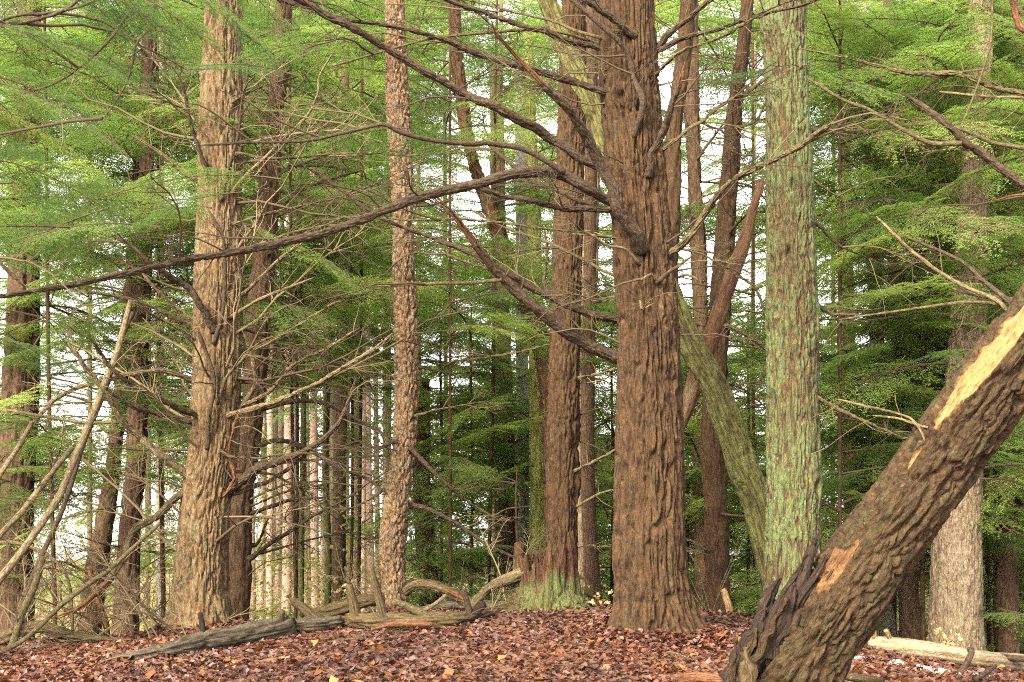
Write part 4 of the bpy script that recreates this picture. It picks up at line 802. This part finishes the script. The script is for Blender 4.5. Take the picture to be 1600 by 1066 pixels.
for j, (a, b_, r0, mt, Y) in enumerate([((1232, 985), (1280, 826), 27, 'rot_dark', 8.95), ((1200, 1000), (1258, 868), 26, 'rot_dark', 8.95), ((1178, 1030), (1218, 900), 26, 'rot_dark', 9.0), ((1252, 985), (1312, 850), 22, 'log_flaky', 8.9), ((1160, 1040), (1196, 950), 24, 'rot_dark', 8.95),
        ((1150, 1066), (1182, 985), 18, 'log_flaky', 8.9), ((1240, 960), (1290, 866), 16, 'rot_dark', 8.85), ((1190, 1020), (1232, 930), 15, 'log_flaky', 8.8), ((1146, 1080), (1150, 1000), 16, 'log_flaky', 8.85), ((1215, 1000), (1246, 905), 15, 'rot_dark', 8.85), ((1170, 1090), (1166, 1010), 20, 'log_olive', 8.7), ((1270, 940), (1330, 838), 16, 'log_flaky', 8.85)]):
    rg = np.random.default_rng(j + 70); pa, pb = P(*a, Y) - offF, P(*b_, Y - 0.05) - offF; m_ = M(*a, Y)
    ww = np.array([[*(pa + (pb - pa) * t + rg.normal(0, 0.012, 3)), r0 * m_ * (1 - t) ** 0.6 + 0.006] for t in np.linspace(-0.35, 1, 8)])
    def shard(bco, th, s, rr, bh, rg=rg):
        return rr * (0.72 + 0.28 * np.cos(th * 2 + j)[None]) * (1 + 0.5 * (fbm(bco * np.array([30, 30, 3.0]) + j, 2, j) - 0.5)), bh, {'strip': np.zeros_like(rr)}
    v, f, at = tube(ww, 30, 60, BARKS['shard'], j, hook=shard); put('splinter', mesh('splinter', v, f, mt, at), fr)
for pts, r0, r1, mt in [([(1585, 492), (1575, 478), (1541, 441), (1504, 404), (1426, 375)], 6, 3, 'limb_dark'), ([(1575, 490), (1558, 472), (1504, 438), (1467, 417), (1420, 387), (1379, 348)], 4.6, 3, 'limb_pale'), ([(1590, 490), (1572, 478), (1504, 475), (1433, 482), (1335, 496)], 3.8, 2.4, 'limb_olive'), ([(1605, 485), (1588, 470), (1538, 460), (1497, 453)], 7, 4, 'limb_olive'), ([(1450, 668), (1435, 664), (1400, 655), (1370, 650)], 3, 2, 'limb_pale'), ([(1445, 690), (1433, 663), (1412, 648), (1340, 635), (1312, 625)], 3, 2, 'limb_pale')]:
    limb(None, pts, r0, r1, 0.2, mt, 3, Y0=8.55, root=fr, dead=0)

# ------------------------------------------------------------------ stump
sw = P(853, 955, 15.6); sgz = float(ground(sw[0], sw[1])); sm = M(853, 955, 15.6)
st = empty('tree_stump', (sw[0], sw[1], sgz), 'rotten jagged stump streaked with green moss on the mound', 'stump')
SEG, RN = 120, 60; th = np.linspace(0, 2 * np.pi, SEG, endpoint=False)
rimn = fbm(np.stack([np.cos(th) * 4, np.sin(th) * 4, th * 0], -1) + 3, 3, 4); spk = fbm(np.stack([np.cos(th) * 14, np.sin(th) * 14, th * 0], -1), 2, 9)
HT = 0.56 + 0.16 * sstep(0.35, 0.65, rimn) + 0.15 * (spk - 0.5) * 2
T_ = np.linspace(0, 1, RN)[:, None]; Z = -0.1 + T_ * (HT[None] + 0.1)
RB = 56 * sm * (1 - 0.10 * sstep(0, 0.4, Z)) * (1 + 0.55 * np.clip(1 - Z / 0.28, 0, 1) ** 2 * (0.5 + 0.5 * np.cos(3 * th + 1.9)[None]))
q = np.stack([np.cos(th)[None] * RB, np.sin(th)[None] * RB, Z], -1); rid = worley(q * np.array([12, 12, 1.2]), 4)
RO = RB - 0.05 * (1 - sstep(0, 0.4, rid[1] - rid[0])) + 0.04 * (fbm(q * np.array([26, 26, 5.0]), 2, 6) - 0.5)
outer = np.stack([np.cos(th)[None] * RO, np.sin(th)[None] * RO, Z], -1)
Zi = HT[None] - np.linspace(0, 1, 20)[:, None] * (HT[None] - 0.15); RI = RO[-1][None] * (0.80 - 0.15 * np.linspace(0, 1, 20)[:, None]) + 0.02 * (fbm(np.stack([np.cos(th)[None] * 20 + 0 * Zi, np.sin(th)[None] * 20 + 0 * Zi, Zi * 4], -1), 2, 8) - 0.5)
inner = np.stack([np.cos(th)[None] * RI, np.sin(th)[None] * RI, Zi - 0.01], -1)
G = np.concatenate([outer, inner]); k = len(G); idx = np.arange(k * SEG).reshape(k, SEG); nx = np.roll(idx, -1, 1)
V = np.vstack([G.reshape(-1, 3), [[0, 0, 0.15]]]); fl = [np.stack([idx[:-1], nx[:-1], nx[1:], idx[1:]], -1).reshape(-1, 4), np.stack([idx[-1], nx[-1], np.full(SEG, k * SEG)], -1)]
put('stump_shell', mesh('stump_shell', V, fl, 'stump_rot', {'bco': ('FLOAT_VECTOR', V), 'bh': ('FLOAT', 1 - sstep(0.12, 0.72, V[:, 2] + 0.75 * (fbm(V * np.array([11, 11, 1.5]), 3, 12) - 0.5)))}), st)
for j in range(5):
    a = RG.uniform(0, 6.28); rr = 56 * sm * 0.8; hh = RG.uniform(0.3, 0.55)
    ww = np.array([[math.cos(a) * rr * (1.12 - 0.16 * t), math.sin(a) * rr * (1.12 - 0.16 * t), -0.05 + (hh + 0.45) * t, 0.06 * (1 - t) ** 0.7 + 0.008] for t in np.linspace(0, 1, 6)])
    v, f, at = tube(ww, 9, 22, None, j, rough=0.35); put('splinter', mesh('splinter', v, f, 'stump_rot', {**at, 'bh': ('FLOAT', 1 - sstep(0.1, 0.6, v[:, 2]))}), st)

# ------------------------------------------------------------------ fallen logs, poles and sticks (each a thing of its own)
def fallen(name, label, cat, pts, mat, lift=0.5, stubs=(), bk='soft', onground=True, Ys=None, group=None, twigs=0, seed=0, sink=0.0):
    """pts: (px, py, half width px). Lies on the ground where its lower edge is seen, or at the given depths"""
    w = []
    if cat == 'branch' and name == 'dead_pole': pts = [(a, b_, c * 0.8) for a, b_, c in pts]
    for k, (px, py, r) in enumerate(pts):
        if Ys is None:
            h = hit(px, py + r * 0.9); Y = h[1]
        else: Y = Ys[0] + (Ys[1] - Ys[0]) * k / (len(pts) - 1)
        m_ = M(px, py, Y); p = P(px, py, Y)
        if Ys is None: p[2] = max(p[2] if abs(p[2] - (float(ground(p[0], p[1])) + r * m_)) < 0.25 else 0, float(ground(p[0], p[1])) + r * m_ * 0.55)
        w.append([*p, r * m_])
    w = np.array(w); i0 = int(np.argmin(w[:, 2])); base = w[i0, :3].copy(); base[2] = float(ground(base[0], base[1]))
    root = empty(name, base, label, cat, group); w[:, :3] -= base
    L = np.linalg.norm(np.diff(w[:, :3], axis=0), axis=1).sum(); rm = w[:, 3].max(); big = rm > 0.06
    v, f, at = tube(w, int(np.clip(2 * np.pi * rm / 0.015, 7, 70)), int(np.clip(L / 0.025, 12, 260)), BARKS[bk] if big else None, seed, rough=0.16)
    ob = put('stem', mesh('stem', v, f, mat, at), root)
    for j, (a, b_, r0, r1, mt) in enumerate(stubs):
        q, _ = spline(w, 60); pw = q[:, :3] + base; pr = np.array([project(x) for x in pw]); i = int(np.argmin((pr[:, 0] - a[0]) ** 2)); Y = pw[i, 1]
        p0 = q[i, :3]; p1 = P(*b_, Y - 0.05) - base; mm = M(*b_, Y)
        ww = np.array([[*(p0 + (p1 - p0) * t + np.array([0, 0, 0.02 * math.sin(t * 3)])), (r0 + (r1 - r0) * t) * mm] for t in np.linspace(0, 1, 5)])
        v, f, at = tube(ww, 9, 16, None, seed + j, rough=0.2); put('branch_stub', mesh('branch_stub', v, f, mt, at), root)
    rg = np.random.default_rng(seed + 5); q, _ = spline(w, 40)
    for j in range(twigs):
        i = int(rg.uniform(3, 39)); put('dead_twig', random.choice(DEADP + DEAD), root, q[i, :3], (rg.uniform(-1, 1), rg.uniform(-1.2, 0.2), rg.uniform(0, 6.28)), rg.uniform(0.25, 0.6))
    return root
fallen('fallen_log', 'charcoal and olive fallen log lying before the tan hemlock', 'log', [(182, 1030, 5), (240, 1020, 11), (310, 1004, 17), (380, 992, 18), (440, 981, 18), (447, 979, 15)], 'log_grey',
       stubs=[((322, 990), (312, 958), 5, 4, 'rot_dark'), ((434, 980), (441, 955), 7, 5, 'log_olive'), ((446, 975), (458, 1000), 6, 4, 'log_olive')], seed=401, bk='fine', twigs=2)
fallen('fallen_log', 'short grey log end between the two longer fallen logs', 'log', [(452, 978, 9), (480, 976, 14), (510, 974, 14), (530, 971, 13)], 'log_grey', stubs=[((500, 970), (456, 938), 9, 7, 'log_olive')], seed=402)
fallen('fallen_log', 'long yellowish fallen log with upright stubs in front of the cherry tree', 'log', [(520, 972, 9), (560, 970, 13), (620, 972, 14), (680, 970, 14), (735, 965, 10), (770, 960, 6)], 'log_olive',
       stubs=[((556, 965), (545, 914), 9, 5, 'log_olive'), ((604, 965), (577, 886), 8, 6, 'log_olive'), ((676, 965), (616, 940), 8, 5, 'limb_olive'), ((737, 960), (724, 922), 5, 4, 'limb_dark'), ((738, 962), (757, 944), 7, 6, 'rot_dark')], seed=403, twigs=3)
fallen('fallen_log', 'mossy log propped up behind the upright stubs', 'log', [(485, 962, 11), (530, 950, 13), (575, 939, 12), (600, 936, 9)], 'log_olive', seed=404, Ys=(16.0, 16.2), twigs=1)
fallen('fallen_branch', 'thick arched branch on the ground right of the cherry tree', 'branch', [(632, 925, 9), (650, 915, 9), (672, 914, 9), (700, 925, 9), (730, 941, 9), (745, 955, 7)], 'log_olive', seed=405, Ys=(15.9, 15.5), stubs=[((735, 945), (696, 922), 4, 3, 'limb_red')], twigs=2)
fallen('fallen_branch', 'bright bent branch leaning against the mossy stump', 'branch', [(735, 950, 9), (757, 926, 9), (778, 914, 8), (800, 908, 8), (822, 896, 8)], 'limb_olive', seed=406, Ys=(15.5, 15.4), twigs=1)
fallen('fallen_branch', 'rough upper branch touching the side of the mossy stump', 'branch', [(772, 912, 6), (790, 904, 7), (808, 897, 7), (826, 884, 6)], 'limb_pale', seed=407, Ys=(15.6, 15.45), twigs=2)
fallen('fallen_log', 'dark rotting log low behind the arched branch', 'log', [(655, 962, 12), (700, 950, 11), (745, 950, 10), (800, 952, 9)], 'log_grey', seed=408, Ys=(16.4, 16.3))
fallen('stick', 'thin pale stick crossing over the long yellowish log', 'stick', [(615, 972, 3), (650, 960, 3), (678, 945, 3), (697, 930, 3)], 'limb_pale', seed=409, Ys=(14.0, 14.3))
fallen('stick', 'reddish curved stick lying along the long yellowish log', 'stick', [(580, 984, 3), (610, 976, 4), (650, 975, 4), (676, 976, 4)], 'limb_red', seed=410, Ys=(13.4, 13.4))
fallen('fallen_branch', 'mossy branch half buried in leaves below the short grey log end', 'branch', [(468, 1016, 5), (510, 1008, 6), (545, 1002, 6), (570, 1000, 4)], 'log_olive', seed=411, Ys=(12.6, 12.7))
fallen('fallen_log', 'barkless white log lying in front of the broad pale trunk', 'log', [(1360, 1006, 10), (1400, 1010, 13), (1460, 1018, 15), (1530, 1029, 16), (1620, 1040, 16)], 'log_white', seed=412,
       stubs=[((1365, 1000), (1362, 978), 6, 6, 'wood_pale'), ((1392, 1002), (1384, 985), 4, 4, 'wood_pale')], bk='smooth')
fallen('stick', 'forked brown stick standing on the snowy litter by the white log', 'stick', [(1495, 1056, 5), (1508, 1040, 5), (1518, 1020, 5), (1514, 1015, 4)], 'limb_dark', seed=413, Ys=(12.2, 12.4))
fallen('fallen_branch', 'dark branch lying along the top of the white log', 'branch', [(1520, 1020, 5), (1550, 1024, 5), (1580, 1028, 5), (1630, 1032, 5)], 'limb_dark', seed=414, Ys=(13.2, 13.2))
fallen('stick', 'dark crooked twig on the litter before the white log', 'stick', [(1524, 1062, 4), (1540, 1052, 4), (1556, 1040, 3)], 'limb_dark', seed=415, Ys=(11.4, 11.6))
fallen('fallen_branch', 'rotten orange brown log piece left of the torn foot', 'log', [(1055, 1062, 8), (1090, 1059, 9), (1130, 1064, 9)], 'limb_red', seed=416, Ys=(10.4, 10.2))
fallen('fallen_branch', 'bleached branch half sunk in the litter by the torn foot', 'branch', [(985, 1042, 5), (1000, 1032, 6), (1012, 1018, 4)], 'limb_pale', seed=417, Ys=(11.6, 12.0))
fallen('stick', 'broken pale stake standing before the plain brown hemlock trunk', 'stick', [(1142, 968, 6), (1138, 945, 6), (1132, 925, 5), (1130, 920, 3)], 'wood_pale', seed=418, Ys=(16.6, 16.6))
fallen('fallen_branch', 'mossy branch under the leaning broken trunk', 'branch', [(1290, 1052, 6), (1330, 1058, 7), (1380, 1066, 7)], 'log_olive', seed=419, Ys=(10.6, 10.2))
# leaning dead poles on the left
POLE = 'limb_pale'
for lab, pts, Ys, tw, mt in [('tall dead pole crossing up through the foliage with a twin beside it', [(204, 470, 5), (182, 553, 6), (155, 620, 6.5), (135, 674, 7), (115, 720, 7), (95, 770, 7), (78, 799, 7), (44, 848, 7), (0, 905, 8), (-60, 985, 8)], (15.2, 13.6), 4, POLE),
        ('dark twin pole pressed against the tall dead pole', [(208, 488, 4), (185, 540, 5), (170, 593, 5), (148, 650, 5), (128, 700, 5), (100, 790, 5), (60, 880, 5), (20, 985, 5)], (15.35, 15.0), 2, 'limb_dark'),
        ('dead pole leaning parallel below the tall dead pole', [(112, 700, 5), (74, 747, 6), (34, 800, 6), (0, 836, 6), (-70, 915, 6), (-120, 1000, 6)], (14.6, 13.6), 3, POLE),
        ('short olive pole standing in the tangled dead brush', [(68, 870, 6), (54, 915, 7), (37, 953, 7), (18, 1012, 7)], (14.6, 14.4), 2, 'limb_olive'),
        ('steep thin pole in front of the massive dark trunk', [(50, 660, 4), (24, 706, 5), (0, 743, 5), (-60, 850, 5), (-110, 1010, 5)], (14.0, 13.2), 3, POLE),
        ('long thin fallen pole sloping down from the broken drooping limb', [(250, 818, 3.5), (209, 855, 4), (169, 892, 4.5), (135, 915, 5), (95, 946, 5), (41, 997, 5), (-20, 1030, 5)], (15.2, 14.0), 4, 'limb_olive'),
        ('upright brown stick between the two dark trunks', [(139, 885, 4), (145, 909, 4), (155, 942, 4), (165, 970, 4.5), (168, 1000, 4.5)], (16.0, 16.0), 1, 'limb_red'),
        ('bent mossy log among the tangled dead brush', [(-20, 1012, 12), (25, 988, 13), (60, 980, 13), (91, 988, 12), (135, 997, 9), (190, 1003, 7), (235, 1008, 5)], (15.2, 15.0), 4, 'log_olive'),
        ('thin horizontal dead branch across the crossed poles', [(-20, 850, 4), (20, 848, 4), (60, 860, 3.5), (95, 885, 3), (110, 925, 3), (114, 1010, 3)], (15.6, 15.4), 4, 'limb_olive')]:
    fallen('dead_pole' if 'pole' in lab else 'fallen_branch', lab, 'branch', pts, mt, Ys=Ys, twigs=tw + 2, seed=430 + len(lab))
# tangle of fine dead brush: every clump is a dry branch lying on the ground
for k in range(42):
    px = RG.uniform(-10, 290) if k < 34 else RG.uniform(560, 800); h = hit(px, RG.uniform(985, 1018) if k < 34 else RG.uniform(955, 968)); 
    o = put('dry_brush', random.choice(DEADP + DEAD[:2]), None, (h[0], h[1] + RG.uniform(0.2, 1.6), float(ground(h[0], h[1])) - 0.03), (RG.uniform(-1, 1), RG.uniform(-1.0, -0.1), RG.uniform(0, 6.28)), RG.uniform(0.5, 1.0))
    o.location.z = float(ground(o.location.x, o.location.y)) - 0.02
    tag(o, 'dry twiggy brush lying among the dead poles' if k < 34 else 'dry twiggy brush behind the fallen logs', 'brush', 'dry brush at the dead poles' if k < 34 else 'dry brush behind the fallen logs')

# ------------------------------------------------------------------ beech saplings with withered leaves
def leaf_shape(seed, L=0.09):
    rg = np.random.default_rng(seed); t = np.linspace(0, 1, 5); wd = 0.27 * L * np.sin(np.pi * t ** 0.85) * rg.uniform(0.85, 1.3) * 1.15
    cv = rg.uniform(-0.5, 0.6); tw = rg.uniform(-0.5, 0.5); fold = rg.uniform(0.1, 0.6)
    mid = np.stack([t * L, 0.08 * L * np.sin(t * 3 + rg.uniform(0, 6)), cv * L * (t - 0.5) ** 2 * 1.2], -1)
    l = mid + np.stack([0 * t, wd, wd * (fold + tw * (t - 0.5) * 2)], -1); r_ = mid + np.stack([0 * t, -wd, wd * (fold - tw * (t - 0.5) * 2)], -1)
    l[1:4] += rg.normal(0, 0.05 * L, (3, 3)); r_[1:4] += rg.normal(0, 0.05 * L, (3, 3))
    V = np.vstack([mid, l[1:4], r_[1:4]]); V[:, 0] -= L / 2; V[:, 2] -= V[:, 2].min()
    F3 = [(0, 1, 5), (0, 8, 1), (3, 4, 7), (4, 3, 10)]; F4 = [(1, 2, 6, 5), (2, 3, 7, 6), (1, 8, 9, 2), (2, 9, 10, 3)]
    return V, np.array(F4), np.array(F3)
LEAF = [leaf_shape(k) for k in range(8)]
def rotm(a, b_, c):
    ca, sa, cb, sb, cc, s_ = np.cos(a), np.sin(a), np.cos(b_), np.sin(b_), np.cos(c), np.sin(c)
    Rz = np.stack([np.stack([cc, -s_, 0 * c], -1), np.stack([s_, cc, 0 * c], -1), np.stack([0 * c, 0 * c, 1 + 0 * c], -1)], -2)
    Ry = np.stack([np.stack([cb, 0 * c, sb], -1), np.stack([0 * c, 1 + 0 * c, 0 * c], -1), np.stack([-sb, 0 * c, cb], -1)], -2)
    Rx = np.stack([np.stack([1 + 0 * c, 0 * c, 0 * c], -1), np.stack([0 * c, ca, -sa], -1), np.stack([0 * c, sa, ca], -1)], -2)
    return Rz @ Ry @ Rx
def leaves_mesh(name, pos, ang, sc, mat, cols=None, simple=False):
    Vs, Q, T3, C = [], [], [], []; n0 = 0; pick = RG.integers(0, 8, len(pos))
    for k in range(8):
        s = np.where(pick == k)[0]
        if not len(s): continue
        V0, q4, t3 = LEAF[k]
        if simple: V0, q4, t3 = V0[[0, 6, 4, 9]], np.array([(0, 3, 2, 1)]), np.zeros((0, 3), int)
        rm = rotm(ang[s, 0], ang[s, 1], ang[s, 2])
        v = np.einsum('nij,vj->nvi', rm, V0) * sc[s][:, None, None] + pos[s][:, None]; o = n0 + np.arange(len(s))[:, None, None] * len(V0)
        Vs.append(v.reshape(-1, 3)); Q.append((q4[None] + o).reshape(-1, 4)); T3.append((t3[None].astype(int) + o).reshape(-1, 3)); n0 += len(s) * len(V0)
        if cols is not None: C.append(np.repeat(cols[s], len(V0), 0))
    at = {'lc': ('FLOAT_COLOR', np.concatenate(C))} if cols is not None else None
    return mesh(name, np.concatenate(Vs), [np.concatenate(Q), np.concatenate(T3)], mat, at, False)
for lab, px, py, Y, hgt, n in [('beech sapling with withered cream leaves before the broad pale trunk', 1478, 1000, 16.2, 0.42, 60), ('beech sapling with pale dry leaves right of the mossy stump', 940, 950, 17.4, 0.5, 50), ('beech sapling with dry leaves left of the cherry tree', 540, 955, 18.0, 0.9, 60), ('twiggy sapling by the lichen trunk foot', 1288, 930, 12.9, 1.6, 0), ('thin bare sapling before the plain brown hemlock trunk', 1110, 950, 16.8, 1.9, 6)]:
    p = P(px, py, Y); gz = float(ground(p[0], p[1])); e = empty('beech_sapling', (p[0], p[1], gz), lab, 'sapling'); rg = np.random.default_rng(px)
    stems = []
    for j in range(5):
        q = [np.array([0, 0, -0.05])]; d = np.array([rg.normal(0, .35), rg.normal(0, .35), 1.0])
        for _ in range(6): d = d / np.linalg.norm(d) + rg.normal(0, 0.12, 3); q.append(q[-1] + d / np.linalg.norm(d) * hgt / 6 * (1 if j == 0 else rg.uniform(.5, .9)))
        q = np.array(q); stems.append(q); v, f, at = tube(np.column_stack([q, np.linspace(0.008, 0.003, 7)]), 5, 16, None, j); put('stem', mesh('stem', v, f, 'limb_olive', at), e)
    if n:
        pos = np.array([stems[rg.integers(5)][rg.integers(2, 7)] + rg.normal(0, 0.07, 3) for _ in range(n)])
        put('foliage', leaves_mesh('foliage', pos, np.column_stack([rg.uniform(-1, 1, n), rg.uniform(-.5, 1.2, n), rg.uniform(0, 6.28, n)]), rg.uniform(0.6, 1.0, n), 'beech_leaf'), e)

# ------------------------------------------------------------------ far undergrowth beyond the mound
m, t, b, o = newmat('shrub'); a = N(t, 'ShaderNodeAttribute', attribute_name='lc'); t.links.new(a.outputs['Color'], b.inputs['Base Color']); tr = N(t, 'ShaderNodeBsdfTranslucent'); t.links.new(a.outputs['Color'], tr.inputs[0])
mx = N(t, 'ShaderNodeMixShader'); mx.inputs[0].default_value = 0.5; t.links.new(b.outputs[0], mx.inputs[1]); t.links.new(tr.outputs[0], mx.inputs[2]); t.links.new(mx.outputs[0], o.inputs[0]); MATS['shrub'] = m
def undergrowth():
    n = 150000; y = 20.5 + 42 * RG.random(n) ** 0.8; x = RG.uniform(-0.55, 0.55, n) * y; g = ground(x, y)
    cl = fbm(np.stack([x * 0.55, y * 0.4, 0 * x], -1), 3, 40); h = RG.random(n) ** 1.6 * (0.6 + 3.4 * sstep(0.40, 0.68, cl))
    far = (y > 42) & (RG.random(n) < 0.75); h = np.where(far, RG.random(n) ** 1.2 * 8.0, h)
    ok = RG.random(n) < 0.35 + 0.65 * sstep(0.35, 0.6, cl); x, y, g, h = x[ok], y[ok], g[ok], h[ok]; k = len(x)
    pos = np.stack([x, y, g + h], -1); c = np.where((x > -2)[:, None], np.array([(0.24, 0.27, 0.07), (0.20, 0.26, 0.06), (0.28, 0.26, 0.09), (0.16, 0.23, 0.05), (0.32, 0.30, 0.12)])[RG.integers(0, 5, k)], np.array([(0.36, 0.30, 0.11), (0.28, 0.30, 0.08), (0.38, 0.27, 0.13), (0.22, 0.26, 0.06), (0.42, 0.33, 0.18)])[RG.integers(0, 5, k)]); 
    return leaves_mesh('undergrowth', pos, np.column_stack([RG.uniform(-1.2, 1.2, k), RG.uniform(-1, 1, k), RG.uniform(0, 6.28, k)]), np.where(pos[:, 1] > 42, RG.uniform(1.2, 2.4, k), RG.uniform(0.6, 1.4, k)), 'shrub', np.column_stack([c * RG.uniform(0.8, 1.2, (k, 1)), np.ones(k)]), True)
ug = put('undergrowth', undergrowth()); tag(ug, 'pale yellowish undergrowth of dry leaves and shrubs in the distance', 'undergrowth', None, 'stuff')

# ------------------------------------------------------------------ leaf litter: the nearest leaves one by one, the rest as one mass
n = 92000; y = 8.6 + 12.5 * RG.random(n) ** 1.15; x = RG.uniform(-0.50, 0.50, n) * (y + 1.5)
dz = RG.random(n) * 0.03
nd = fbm(np.stack([x * 2.2, y * 2.2, 0 * x], -1), 2, 61); keep = RG.random(n) < 0.72 + 0.6 * (nd - 0.35); x, y, dz = x[keep], y[keep], dz[keep]; n = len(x)
for key, rad, m_ in (('A', 0.52, 1800), ('B', 0.50, 900), ('E', 0.36, 500), ('C', 0.22, 300)):
    cx, cy = TREES[key]['w'][0, :2]; aa = RG.uniform(0, 6.28, m_); dr = RG.exponential(0.14, m_)
    x = np.concatenate([x, cx + np.cos(aa) * (rad + dr)]); y = np.concatenate([y, cy + np.sin(aa) * (rad + dr)]); dz = np.concatenate([dz, 0.09 * np.exp(-dr / 0.12) + RG.random(m_) * 0.03])
n = len(x)
cols = np.array(PAL)[RG.choice(len(PAL), n, p=PW)] * RG.uniform(0.75, 1.25, (n, 1))
warm = sstep(0.4, 0.6, fbm(np.stack([x * 0.7, y * 0.7, 0 * x], -1), 2, 64))[:, None] * 0.3; cols = cols * (1 - warm * 0.3) + warm * np.array([0.10, 0.035, 0.010])
ang = np.column_stack([RG.normal(0, 0.42, n), RG.normal(0, 0.42, n), RG.uniform(0, 6.28, n)]); fl_ = RG.random(n) < 0.10; ang[fl_, 0] += RG.normal(0, 0.8, fl_.sum())
lp, lsc, lcol = np.stack([x, y, ground(x, y) + dz], -1), RG.uniform(0.45, 0.9, n), np.column_stack([np.clip(cols, 0, 1), np.ones(n)])
nr = y < 13.2
for sel, simp in ((nr, False), (~nr, True)):
    ll = put('leaf_litter', leaves_mesh('leaf_litter', lp[sel], ang[sel], lsc[sel], 'leaf_litter', lcol[sel], simp), g_ob)
    tag(ll, 'brown and orange fallen leaves covering the mound', None, None, 'stuff')
LM = [mesh('leaf', V0, [q4, t3], 'leaf_large', None, False) for V0, q4, t3 in LEAF]
for k in range(290):
    Y = 9.6 + 3.6 * RG.random() ** 1.3; X = RG.uniform(-0.40, 0.40) * (Y + 0.6)
    put('leaf', LM[k % 8], g_ob, (X, Y, float(ground(X, Y)) + 0.028 + RG.random() * 0.02), (RG.normal(0, 0.35), RG.normal(0, 0.35), RG.uniform(0, 6.28)), RG.uniform(0.8, 1.45))
for k in range(30):
    px = RG.uniform(60, 1130); h = hit(px, RG.uniform(975, 1060)); a = RG.uniform(0, 6.28); ln = RG.uniform(0.15, 0.5)
    q = np.array([[math.cos(a) * ln * t + RG.normal(0, 0.01), math.sin(a) * ln * t + RG.normal(0, 0.01), 0, 0.007 * (1 - 0.6 * t)] for t in np.linspace(0, 1, 5)])
    q[:, 2] = ground(q[:, 0] + h[0], q[:, 1] + h[1]) - float(ground(h[0], h[1])) + 0.035
    v, f, at = tube(q, 6, 14, None, k, rough=0.2)
    tag(put('fallen_twig', mesh('fallen_twig', v, f, random.choice(['limb_dark', 'limb_olive', 'limb_pale', 'limb_red']), at), None, (h[0], h[1], float(ground(h[0], h[1])))), 'thin bare twig dropped on the leaf litter of the mound', 'twig', 'twigs dropped on the leaf litter')
# snow left between the leaves
for k, (px, py, w_) in enumerate([(1482, 1052, 0.13), (1545, 1060, 0.16), (1400, 1036, 0.08), (1440, 1044, 0.09), (1345, 1030, 0.07), (1590, 1050, 0.13)]):
    h = hit(px, py); a = np.linspace(0, 2 * np.pi, 28, endpoint=False); r_ = w_ * (0.55 + 0.9 * fbm(np.stack([np.cos(a) * 2, np.sin(a) * 2, 0 * a + k], -1), 3, 66))
    rings = []
    for q_, zz in ((1.0, -0.004), (0.85, 0.014), (0.5, 0.020)): 
        xs, ys = h[0] + np.cos(a) * r_ * q_, h[1] + np.sin(a) * r_ * 0.9 * q_; rings.append(np.stack([xs, ys, ground(xs, ys) + zz], -1))
    G = np.array(rings); idx = np.arange(3 * 28).reshape(3, 28); nx = np.roll(idx, -1, 1); V = np.vstack([G.reshape(-1, 3), G[2].mean(0)[None] + [0, 0, 0.004]]); V -= h
    s_ = put('snow_patch', mesh('snow_patch', V, [np.stack([idx[:-1], nx[:-1], nx[1:], idx[1:]], -1).reshape(-1, 4), np.stack([idx[-1], nx[-1], np.full(28, 84)], -1)], 'snow'), None, h)
    tag(s_, 'thin patch of leftover snow between leaves near the white log', 'snow', 'leftover snow near the white log')
